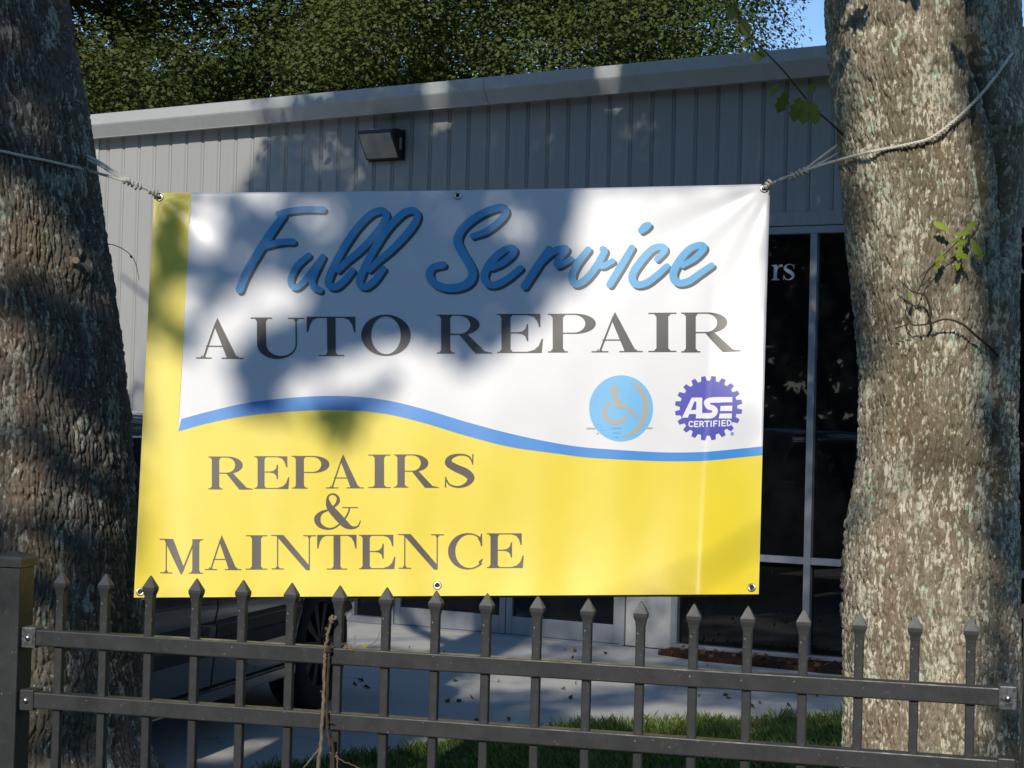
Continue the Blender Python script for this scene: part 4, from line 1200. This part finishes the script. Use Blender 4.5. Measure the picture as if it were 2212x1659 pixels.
tag(link('leaf_litter', leaf_mesh('leaf_litter', P, .045, rg, 0, 1.5), M['dead_leaf']), 'reddish dead leaves scattered on the mulch and the pavement', 'leaves', kind='stuff')

# ------------------------------------------------------------------ parked car (nose to the shop)
car = empty('parked_car', (-2.24, 8.40, .018), math.atan2(.961, .276))
tag(car, 'dark taupe car parked nose to the shop, mostly hidden by banner and fence', 'car')
def section(x):
    """half outline (y, z) from sill to centre line of the lower body at station x"""
    top = np.interp(x, [-2.28, -2.1, 1.05, 1.75, 2.0, 2.12], [.86, 1.0, 1.0, .93, .86, .70])
    w_ = np.interp(x, [-2.28, -2.15, -1.8, 1.5, 1.85, 2.05, 2.12], [.70, .82, .90, .90, .84, .70, .55])
    lo = np.interp(x, [-2.28, -2.0, 1.7, 2.12], [.40, .27, .27, .36])
    return [(w_ * .93, lo), (w_ * .985, lo + .05), (w_ * 1.0, .46), (w_ * 1.012, .60), (w_ * 1.0, .63), (w_ * 1.015, .70), (w_ * 1.005, min(.86, top - .06)), (w_ * .965, top - .02), (w_ * .88, top), (w_ * .4, top + .02), (0, top + .025)]
xs = [-2.28, -2.2, -2.1, -1.95, -1.7, -1.3, -.9, -.4, .1, .6, 1.0, 1.3, 1.6, 1.8, 1.95, 2.05, 2.12]
b = MB(); rings = []
for x in xs:
    h = section(x)
    rg_ = [(x, -y, z) for y, z in h] + [(x, y, z) for y, z in h[-2::-1]]
    rings.append(len(b.v)); b.v += rg_
m = len(section(0)) * 2 - 1
for i in range(len(xs) - 1):
    for j in range(m):
        a, c = rings[i] + j, rings[i] + (j + 1) % m
        b.f.append((a, c, c + m, a + m))
b.f += [tuple(range(rings[0], rings[0] + m)), tuple(range(rings[-1], rings[-1] + m))[::-1]]
body_me = b.mesh('body')
tmp = bpy.data.objects.new('tmp_body', body_me); COL.objects.link(tmp)
cutters = []
for ax in (-1.35, 1.35):
    cb = MB(); cb.lathe([(.0005, -1.2), (.405, -1.2), (.405, 1.2), (.0005, 1.2)], 40, 'y', (ax, 0, .36))
    co = bpy.data.objects.new('tmp_cut', cb.mesh('cut')); COL.objects.link(co); cutters.append(co)
    md = tmp.modifiers.new('arch', 'BOOLEAN'); md.operation = 'DIFFERENCE'; md.object = co; md.solver = 'EXACT'
dg = bpy.context.evaluated_depsgraph_get()
body2 = bpy.data.meshes.new_from_object(tmp.evaluated_get(dg))
for o in [tmp] + cutters: bpy.data.objects.remove(o)
body2.materials.clear(); body2.materials.append(M['paint'])
bo = link('body', body2, None, car); smooth_by_angle(body2, 28)
MB().box(-1.9, 1.75, -.70, .70, .26, .55).build('underbody', M['plastic'], car)
# cabin
def cab(z):
    t = (z - .98) / (1.60 - .98)
    return np.interp(t, [0, 1], [1.22, .28]), np.interp(t, [0, 1], [-2.2, -1.95]), np.interp(t, [0, .9, 1], [.86, .70, .60])
b = MB(); zz = [.98, 1.1, 1.25, 1.40, 1.52, 1.575, 1.60]
for z in zz:
    f_, r_, w_ = cab(z)
    k_ = .06 if z < 1.55 else .10
    b.v += [(f_, -w_ + .14, z), (f_ - .10, -w_, z), (r_ + k_, -w_, z), (r_, -w_ + .12, z), (r_, w_ - .12, z), (r_ + k_, w_, z), (f_ - .10, w_, z), (f_, w_ - .14, z)]
for i in range(len(zz) - 1):
    for j in range(8):
        b.f.append((i * 8 + j, i * 8 + (j + 1) % 8, (i + 1) * 8 + (j + 1) % 8, (i + 1) * 8 + j))
top0 = (len(zz) - 1) * 8
b.v.append((-.8, 0, 1.635)); tc_ = len(b.v) - 1
for j in range(8): b.f.append((top0 + j, top0 + (j + 1) % 8, tc_))
o = b.build('cabin', M['paint'], car); smooth_by_angle(o.data, 30)
def side_y(z): return cab(z)[2] + .004
for sg in (-1, 1):
    for x0, x1, sl0, sl1 in ((.05, .98, 0, -.66), (-.95, .0, 0, 0), (-1.92, -1.0, .12, 0)):
        z0, z1 = 1.03, 1.50
        v = [(x0, sg * side_y(z0), z0), (x1, sg * side_y(z0), z0), (x1 + sl1, sg * side_y(z1), z1), (x0 + sl0, sg * side_y(z1), z1)]
        v2 = [(x_, y_ - sg * .02, z_) for x_, y_, z_ in v]
        wn_ = MB().poly(v + v2, [(0, 1, 2, 3), (7, 6, 5, 4), (0, 4, 5, 1), (1, 5, 6, 2), (2, 6, 7, 3), (3, 7, 4, 0)]).build('side_window', M['car_glass'], car)
        MB().tube([(x_, y_ + sg * .003, z_) for x_, y_, z_ in v] + [(v[0][0], v[0][1] + sg * .003, v[0][2])], .006, 6).build('window_trim', M['chrome'], wn_)
    MB().tube([(.20, sg * .66, 1.575), (-.8, sg * .655, 1.60), (-1.85, sg * .64, 1.575)], .012, 8).build('roof_rail', M['chrome'], car)
    for x0 in (-.03, 1.02, -1.0):   # door seams
        MB().tube([(x0, sg * (y_ + .0005), z_) for y_, z_ in section(x0)[1:8]], .004, 6).build('door_seam', M['plastic'], car)
    for x0 in (-.85, .15):
        MB().tube([(x0, sg * .91, .80), (x0 + .02, sg * .945, .805), (x0 + .17, sg * .945, .81), (x0 + .19, sg * .91, .81)], .011, 8).build('door_handle', M['chrome'], car)
    MB().box(-.90, .92, sg * .90 - .02, sg * .90 + .022, .47, .545, .008).build('side_moulding', M['plastic'], car)
    MB().box(-.92, .94, sg * .88 - .03, sg * .88 + .02, .245, .31, .012).build('running_board', M['paint'], car)
    b = MB(); b.box(.80, .98, sg * 1.0 - .09, sg * 1.0 + .09, 1.0, 1.13, .03); o = b.build('mirror', M['paint'], car, True)
    b = MB(); b.box(1.70, 2.02, sg * .68 - .10, sg * .68 + .105, .68, .80, .03); b.build('headlight', M['lamp'], car, True)
    b = MB(); b.box(-2.27, -2.05, sg * .76 - .06, sg * .76 + .075, .72, .98, .02); b.build('tail_light', M['red'], car, True)
b = MB(); b.tube([(1.60, -.83, .50), (1.86, -.775, .50), (2.03, -.60, .50), (2.10, 0, .50), (2.03, .60, .50), (1.86, .775, .50), (1.60, .83, .50)], .085, 12); b.build('bumper', M['paint'], car, True)
b = MB(); b.tube([(1.76, -.895, .565), (1.93, -.80, .57), (2.09, -.60, .57), (2.165, 0, .57), (2.09, .60, .57), (1.93, .80, .57), (1.76, .895, .565)], .018, 8); b.build('bumper_trim', M['chrome'], car, True)
b = MB(); b.box(2.06, 2.15, -.45, .45, .60, .78, .02); b.build('grille', M['plastic'], car)
f0, f1 = cab(1.02), cab(1.54)
v = [(f0[0] + .006, -.66, 1.02), (f0[0] + .006, .66, 1.02), (f1[0] + .006, .52, 1.54), (f1[0] + .006, -.52, 1.54)]
MB().poly(v + [(x_ - .015, y_, z_) for x_, y_, z_ in v], [(0, 1, 2, 3), (7, 6, 5, 4), (0, 4, 5, 1), (1, 5, 6, 2), (2, 6, 7, 3), (3, 7, 4, 0)]).build('windscreen', M['car_glass'], car)
v = [(f0[1] - .006, -.68, 1.05), (f0[1] - .006, .68, 1.05), (f1[1] - .006, .54, 1.5), (f1[1] - .006, -.54, 1.5)]
MB().poly(v + [(x_ + .015, y_, z_) for x_, y_, z_ in v], [(0, 1, 2, 3), (7, 6, 5, 4), (0, 4, 5, 1), (1, 5, 6, 2), (2, 6, 7, 3), (3, 7, 4, 0)]).build('rear_window', M['car_glass'], car)
tyre = MB().lathe([(.245, -.09), (.30, -.105), (.345, -.10), (.36, -.08), (.362, 0), (.36, .08), (.345, .10), (.30, .105), (.245, .09)], 44, 'y').mesh('tyre')
tyre.materials.append(M['rubber']); smooth_by_angle(tyre, 50)
rb = MB().lathe([(.235, -.085), (.248, -.085), (.248, .085), (.235, .085)], 40, 'y').lathe([(.0005, -.07), (.06, -.07), (.06, .05), (.0005, .05)], 20, 'y')
for k in range(10):
    a = 2 * math.pi * k / 10
    d = Vector((math.cos(a), 0, math.sin(a))); t = Vector((-math.sin(a), 0, math.cos(a)))
    v = [d * .04 - t * .012, d * .04 + t * .012, d * .242 + t * .030, d * .242 - t * .030]
    rb.poly([tuple(p + Vector((0, -.075, 0))) for p in v] + [tuple(p + Vector((0, -.045, 0))) for p in v], [(0, 1, 2, 3), (7, 6, 5, 4), (0, 4, 5, 1), (1, 5, 6, 2), (2, 6, 7, 3), (3, 7, 4, 0)])
rb.lathe([(.0005, .03), (.236, .03), (.236, .04), (.0005, .04)], 24, 'y')
rim_me = rb.mesh('rim'); rim_me.materials.append(M['rim']); smooth_by_angle(rim_me, 40)
for ax in (-1.35, 1.35):
    for sg in (-1, 1):
        wv = empty('wheel', (ax, sg * .80, .36), 0, car)
        if sg > 0: wv.rotation_euler = (0, 0, math.pi)
        link('tyre', tyre, None, wv); link('rim', rim_me, None, wv)

# ------------------------------------------------------------------ fence
FTH = .24427
fence = empty('metal_fence', (-.0473, 4.1552, 0), -FTH)
tag(fence, 'black metal picket fence with spear tips in front of the banner', 'fence')
PK = .021 / 2
pk = MB().box(-PK, PK, -PK, PK, .05, 1.155, .0025).mesh('picket'); pk.materials.append(M['fence'])
b = MB()
zt = [(1.150, .0112, .0112), (1.158, .0118, .0116), (1.170, .0165, .0135), (1.178, .0168, .0135), (1.204, .0030, .0030), (1.2075, .0008, .0008)]
for z, hx, hy in zt: b.v += [(-hx, -hy, z), (hx, -hy, z), (hx, hy, z), (-hx, hy, z)]
for i in range(len(zt) - 1):
    for j in range(4): b.f.append((i * 4 + j, i * 4 + (j + 1) % 4, (i + 1) * 4 + (j + 1) % 4, (i + 1) * 4 + j))
b.f += [(0, 1, 2, 3), tuple(range(len(zt) * 4 - 4, len(zt) * 4))[::-1]]
fin = b.mesh('finial'); fin.materials.append(M['fence'])
for i in range(19):
    o = link('picket', pk, None, fence, ((i - 9) * .127 + random.uniform(-.0008, .0008), 0, random.uniform(-.0015, .0015)))
    o.rotation_euler = (0, random.uniform(-.002, .002), 0)
    link('finial', fin, None, o)
RH = .042
for zc in (1.054 - RH / 2, .892 - RH / 2, .17):
    # an open-bottomed channel: face plate with a small lip
    rl = MB().box(-1.235, 1.245, -.0185, .0185, zc - RH / 2, zc + RH / 2, .0035).build('rail', M['fence'], fence)
    for sg in (-1, 1):
        x0 = sg * 1.222
        br = MB().box(x0 - .020, x0 + .020, -.0235, .0235, zc - RH / 2 - .006, zc + RH / 2 + .006, .003).build('bracket', M['fence_worn'] if (zc > 1.0) else M['fence'], fence)
        MB().lathe([(.0005, -.031), (.005, -.030), (.007, -.0275), (.007, -.023), (.0005, -.023)], 14, 'y', (x0, 0, zc)).build('bolt', M['bolt'], br, True)
for sg in (-1, 1):
    p = empty('post', (sg * 1.281 + (.012 if sg > 0 else 0), 0, 0), 0, fence)
    MB().box(-.038, .038, -.038, .038, 0.0, 1.215, .004).build('shaft', M['fence'], p)
    b = MB()
    for z, h in ((1.2152, .0435), (1.235, .0435), (1.242, .038), (1.252, .010), (1.2535, .002)): b.v += [(-h, -h, z), (h, -h, z), (h, h, z), (-h, h, z)]
    for i in range(4):
        for j in range(4): b.f.append((i * 4 + j, i * 4 + (j + 1) % 4, (i + 1) * 4 + (j + 1) % 4, (i + 1) * 4 + j))
    b.f += [(0, 1, 2, 3), (19, 18, 17, 16)]
    b.build('cap', M['fence'], p)

# ------------------------------------------------------------------ ropes
def rope_mesh(mb, path, rad=.0044, step=.004, twist=.030):
    P = catmull(np.array(path, float), 24)
    seg = np.linalg.norm(np.diff(P, axis=0), axis=1); L = np.concatenate([[0], np.cumsum(seg)])
    s_ = np.arange(0, L[-1], step)
    Q = np.stack([np.interp(s_, L, P[:, i]) for i in range(3)], 1)
    T = np.gradient(Q, axis=0); T /= np.linalg.norm(T, axis=1, keepdims=True)
    a = np.cross(T, np.array([0, 0, 1.0])); a /= np.maximum(np.linalg.norm(a, axis=1, keepdims=True), 1e-6)
    b_ = np.cross(T, a)
    for k in range(3):
        ph = 2 * math.pi * (s_ / twist + k / 3)
        mb.tube([tuple(q) for q in Q + (a * np.cos(ph)[:, None] + b_ * np.sin(ph)[:, None]) * rad * .52], rad * .60, 6)
    return mb
def knot(mb, a, b, turns, r0, rad=.0042):
    a, b = np.array(a), np.array(b); d = b - a; Ln = np.linalg.norm(d); d /= Ln
    u = np.cross(d, [0, 0, 1.0]); u /= np.linalg.norm(u); w_ = np.cross(d, u)
    t = np.linspace(0, 1, int(turns * 14))
    rr = r0 * (1 + .25 * np.sin(t * 9 + 1)) * (.75 + .5 * np.sin(math.pi * t))
    P = a + d * (t * Ln)[:, None] + (u * np.cos(2 * math.pi * turns * t)[:, None] + w_ * np.sin(2 * math.pi * turns * t)[:, None]) * rr[:, None]
    mb.tube([tuple(p) for p in P], rad, 7)
def rope_thing(label, main, backs, k1, k2, loop):
    root = empty('rope', tuple(main[0])); tag(root, label, 'rope', 'ropes holding the banner')
    def put(mb, nm):
        o = mb.build(nm, M['rope'], None, True); o.parent = root; o.matrix_parent_inverse = Matrix.Translation(-root.location)
    mb = MB(); rope_mesh(mb, main); put(mb, 'strand')
    for p in backs:
        mb = MB(); rope_mesh(mb, p, .0042); put(mb, 'strand')
    for (a, c, t, r0) in (k1, k2):
        mb = MB(); knot(mb, a, c, t, r0); put(mb, 'knot')
    mb = MB(); rope_mesh(mb, loop, .0036); put(mb, 'loop')
g0, g2 = gp[0], gp[2]
def P3(x, y, Y): return at(np.array(x, float), np.array(y, float), Y)
# right rope: in front of the trunk and up to its right, two turns pass behind
yr = float(g2[1])
main = [g2 + np.array([.004, -.004, .004]), P3(1690, 386, yr - .01), P3(1735, 370, yr - .03), P3(1790, 352, yr - .06)]
for x, y in ((1862, 332), (1900, 324), (1960, 312), (2010, 298), (2060, 262), (2110, 214), (2150, 166), (2180, 124)):
    main.append(TR_.surf(x, y, .016))
main.append(P3(2197, 103, TR_.Y - .02))
bk = [[P3(1738, 367, yr - .02), P3(1790, 328, yr + .02), P3(1822, 307, yr + .04), P3(1880, 280, TR_.Y + .24)], [P3(1740, 370, yr - .02), P3(1800, 338, yr + .01), P3(1826, 322, yr + .03), P3(1890, 296, TR_.Y + .25)]]
rope_thing('pale cotton rope from the banner round the right trunk, knotted', main, bk,
           (P3(1706, 383, yr - .012), P3(1745, 368, yr - .03), 4.5, .0082), (P3(1652, 402, yr - .008), P3(1668, 394, yr - .008), 2.5, .0075),
           [g2 + np.array([0, .006, 0]), g2 + np.array([-.004, -.008, .002]), g2 + np.array([.006, -.012, .008]), g2 + np.array([.010, 0, .010]), g2 + np.array([.002, .008, .003])])
yl = float(g0[1])
main = [g0 + np.array([-.004, -.004, .003]), P3(318, 409, yl - .01), P3(285, 396, yl - .03), P3(258, 387, yl - .06)]
for x, y in ((196, 370), (160, 361), (100, 347), (50, 337), (0, 326), (-60, 318), (-130, 312)):
    main.append(TL.surf(x, y, .017))
bk = [[P3(290, 396, yl - .02), P3(240, 366, yl + .02), P3(208, 346, yl + .05), P3(150, 318, TL.Y + .24)], [P3(288, 399, yl - .02), P3(240, 372, yl + .01), P3(208, 353, yl + .04), P3(150, 328, TL.Y + .25)]]
rope_thing('grey shaded rope from the banner round the left trunk, knotted', main, bk,
           (P3(268, 389, yl - .035), P3(306, 405, yl - .012), 4.5, .0082), (P3(324, 411, yl - .01), P3(342, 420, yl - .008), 2.5, .0078),
           [g0 + np.array([0, .006, 0]), g0 + np.array([.004, -.008, .002]), g0 + np.array([-.006, -.012, .006]), g0 + np.array([-.010, 0, .008]), g0 + np.array([-.002, .008, .003])])

# ------------------------------------------------------------------ twigs, sprigs, vine
def shaped_leaf(mb, base, d, n, L, W):
    """a lobed leaf: midrib from base along d, facing n"""
    base, d, n = Vector(base), Vector(d).normalized(), Vector(n).normalized()
    s_ = d.cross(n).normalized(); n = s_.cross(d)
    out = [(0, .04), (.18, .32), (.30, .24), (.45, .50), (.58, .34), (.72, .44), (.86, .24), (1.0, 0)]
    mid = [base + d * (L * t) + n * (-.10 * L * t * t) for t, _ in out]
    b0 = len(mb.v)
    for (t, w_), p in zip(out, mid):
        mb.v += [tuple(p + s_ * (W * w_) + n * (.12 * W * w_)), tuple(p), tuple(p - s_ * (W * w_) + n * (.12 * W * w_))]
    for i in range(len(out) - 1):
        a = b0 + i * 3
        mb.f += [(a, a + 1, a + 4, a + 3), (a + 1, a + 2, a + 5, a + 4)]
def twig_thing(root, nm, paths, leaves, leafmat, tmat='twig'):
    e = empty(nm, (0, 0, 0)); e.parent = root; e.matrix_parent_inverse = Matrix.Translation(-root.location)
    for pts, r0, r1 in paths:
        q = catmull(np.array(pts, float), 6)
        o = MB().tube([tuple(p) for p in q], list(np.linspace(r0, r1, len(q))), 6).build('stem', M[tmat], e, True)
    for base, d, n, L, W in leaves:
        mb = MB(); shaped_leaf(mb, base, d, n, L, W)
        link('leaf', mb.mesh('leaf'), M[leafmat], e)
# hanging sprig left of the right trunk
Y0 = 4.75
stemp = [TR_.surf(1822, 292, .0), P3(1790, 262, 4.9), P3(1762, 238, Y0), P3(1742, 214, Y0), P3(1690, 150, Y0 - .04), P3(1640, 98, Y0 - .06), P3(1596, 38, Y0 - .08), P3(1580, -30, Y0 - .08)]
lv = []
for x, y, dx, dz, L in ((1742, 214, -.10, -1, .072), (1728, 210, -.25, -1, .070), (1756, 222, .15, -1, .062), (1700, 196, -.35, -1, .066), (1682, 180, -.6, -.8, .045), (1745, 205, .3, .5, .04), (1655, 118, -1, -.3, .05), (1625, 80, -.7, -.8, .045), (1605, 40, .2, -1, .06), (1590, 5, -.4, -1, .06), (1612, 60, -.9, -.4, .04), (1640, 100, .3, -1, .035)):
    lv.append((tuple(P3(x, y, Y0 - .03)), (dx, random.uniform(-.4, .2), dz), (random.uniform(-.5, .3), -1, random.uniform(-.2, .6)), L, L * .62))
twig_thing(tree_r, 'sprig', [(stemp, .0035, .0015)], lv, 'leaf_green')
# dark dry twig across the right trunk
def zt4(x, y, lift=.03): return TR_.surf((2264 + x / 2.074) * .6777, (700 + y / 2.074) * .6777, lift)
pth = [[zt4(1905, 905, .0), zt4(1850, 845), zt4(1760, 770, .04), zt4(1680, 700, .05), zt4(1600, 665, .055), zt4(1530, 662, .055), zt4(1440, 690, .05), zt4(1330, 692, .045), zt4(1290, 622, .05), zt4(1300, 575, .05)],
       [zt4(1440, 690, .05), zt4(1457, 620, .05), zt4(1432, 522, .05), zt4(1398, 492, .05), zt4(1330, 472, .05), zt4(1240, 392, .05)], [zt4(1370, 480, .05), zt4(1440, 340, .05), zt4(1520, 270, .05)], [zt4(1310, 690, .05), zt4(1220, 720, .05)]]
twig_thing(tree_r, 'dry_twig', [(p, .0042 if i < 2 else .0018, .0014) for i, p in enumerate(pth)], [(zt4(1330, 480, .05), (-.3, -.2, -.5), (0, -1, .3), .02, .014)], 'leaf_fresh')
# fresh shoots on the right trunk
lv = []
for x, y, dx, dz, L in ((2050, 497, -.6, .3, .05), (2062, 508, .9, .2, .045), (2075, 528, -.2, -1, .05), (2060, 540, .6, -.4, .05), (2098, 515, .4, -1, .055), (2110, 530, .3, -.9, .045), (2040, 545, -.5, -.8, .045), (2030, 560, -.4, -.9, .035), (2085, 500, .5, .5, .045), (2070, 555, -.1, -1, .04), (2052, 525, .8, .1, .05)):
    lv.append((tuple(TR_.surf(x, y, .045)), (dx, random.uniform(-.4, .1), dz), (random.uniform(-.5, .3), -1, random.uniform(0, .7)), L, L * .45))
twig_thing(tree_r, 'sprig', [([TR_.surf(2090, 500, .0), TR_.surf(2075, 515, .04), TR_.surf(2045, 545, .05), TR_.surf(1985, 600, .04)], .002, .001), ([TR_.surf(2090, 500, .0), TR_.surf(2100, 520, .04), TR_.surf(2112, 545, .045)], .002, .001)], lv, 'leaf_fresh')
# leaf sprays high on the right trunk, throwing sharp little shadows
rg = np.random.default_rng(77)
for bx_, by_ in ((1880, -20), (1990, -60), (2120, -10), (1850, 20), (2060, -40)):
    q = TR_.surf(bx_, max(by_, -55), .0) + SUN * rg.uniform(.35, .6) + np.array([rg.uniform(-.05, .05), 0, rg.uniform(.0, .12)])
    root_p = TR_.surf(bx_, -50, .0) + np.array([0, 0, .25])
    lv = []
    for k in range(9):
        p = q + rg.normal(size=3) * np.array([.07, .05, .06])
        lv.append((tuple(p), tuple(rg.normal(size=3) + np.array([0, 0, -.6])), tuple(rg.normal(size=3) * .5 + SUN), .075, .05))
    twig_thing(tree_r, 'sprig', [([root_p, (root_p + q) / 2 + np.array([0, 0, .05]), q], .004, .0015)], lv, 'leaf_green')
# thin bare shoot on the left trunk
twig_thing(tree_l, 'dry_twig', [([TL.surf(222, 530, .0), P3(240, 528, 5.5), P3(262, 536, 5.56), P3(280, 549, 5.6), P3(292, 566, 5.62), P3(298, 590, 5.62), P3(300, 606, 5.62)], .0018, .0008)], [(tuple(P3(281, 551, 5.6)), (.3, 0, -.4), (0, -1, .3), .012, .01)], 'leaf_oak')
tl = [TL.surf(160, 575, .0), TL.surf(163, 566, .03), TL.surf(164, 562, .05)]
MBs = MB().tube([tuple(p) for p in tl], [.018, .015, .011], 10); o = MBs.build('branch_stub', simple('cut wood', (.34, .26, .17), .8, .2, var=.25, scale=30), None, True); o.parent = tree_l; o.matrix_parent_inverse = Matrix.Translation(-tree_l.location)
# dry vine on the fence
fn_ = np.array([math.sin(FTH), math.cos(FTH), 0.0])
def vz(x, y, off=.03):
    P = plane_hit(np.array([(900 + x / 2.775) * .6777]), np.array([(1850 + y / 2.775) * .6777]), (-.0473, 4.1552, 0), fn_)[0]
    return P - fn_ * off
vine = empty('dry_vine', tuple(np.array([*vz(350, 1640)[:2], 0.0])))
tag(vine, 'dry brown vine stem climbing the fence pickets below the banner', 'vine')
def vput(pts, r0, r1, nm='stem', mat='vine'):
    q = catmull(np.array(pts, float), 8)
    wob = np.random.default_rng(len(pts)).normal(size=q.shape) * .0008
    o = MB().tube([tuple(p) for p in q + wob], list(np.linspace(r0, r1, len(q))), 7).build(nm, M[mat], None, True)
    o.parent = vine; o.matrix_parent_inverse = Matrix.Translation(-vine.location); return o
base = vz(352, 1659); low = np.array([base[0] - .03, base[1], .0])
vput([low, vz(340, 2300), vz(352, 1659), vz(378, 1455), vz(392, 1200), vz(404, 950), vz(414, 700), vz(424, 580), vz(442, 450), vz(474, 330)], .0052, .0035)
vput([np.array([*vz(500, 2600)[:2], 0.0]), vz(485, 1640), vz(452, 1450), vz(432, 1250), vz(436, 950), vz(446, 700), vz(458, 600), vz(476, 545)], .0048, .0030, 'stem', 'twig')
vput([vz(388, 1440), vz(300, 1545), vz(205, 1668), vz(120, 1775)], .0022, .0014, 'shoot')
vput([vz(455, 1505), vz(560, 1570), vz(740, 1650), vz(900, 1730)], .0014, .0008, 'shoot')
vput([vz(515, 1500), vz(522, 1600), vz(520, 1690)], .0018, .0012, 'shoot')
vput([vz(430, 1235), vz(465, 1240), vz(495, 1250)], .0016, .0010, 'shoot', 'twig')
vput([vz(400, 960), vz(384, 975), vz(378, 955)], .0014, .0008, 'shoot')
vput([vz(540, 560, .01), vz(575, 555, .0), vz(620, 590, .01), vz(690, 572, .01), vz(760, 575, .01), vz(830, 540, .01), vz(860, 500, .01), vz(872, 445, .01)], .0010, .0006, 'tendril')
vput([vz(650, 565, .01), vz(658, 520, .01), vz(655, 480, .01)], .0008, .0005, 'tendril')
mb = MB(); knot(mb, vz(420, 610), vz(470, 590), 4, .006, .0022); o = mb.build('tendril_knot', M['twig'], None, True); o.parent = vine; o.matrix_parent_inverse = Matrix.Translation(-vine.location)
mb = MB(); knot(mb, vz(462, 355), vz(490, 308), 3, .005, .0030); o = mb.build('bud', M['vine'], None, True); o.parent = vine; o.matrix_parent_inverse = Matrix.Translation(-vine.location)
for x, y, dx, dz, mt in ((440, 430, -.6, .3, 'leaf_green'), (735, 572, .6, .2, 'leaf_fresh'), (570, 560, .5, -.3, 'dead_leaf'), (610, 590, .8, -.3, 'dead_leaf')):
    mb = MB(); shaped_leaf(mb, vz(x, y, .02), (dx, -.3, dz), (0, -1, .3), .014, .010)
    o = link('leaf', mb.mesh('leaf'), M[mt]); o.parent = vine; o.matrix_parent_inverse = Matrix.Translation(-vine.location)
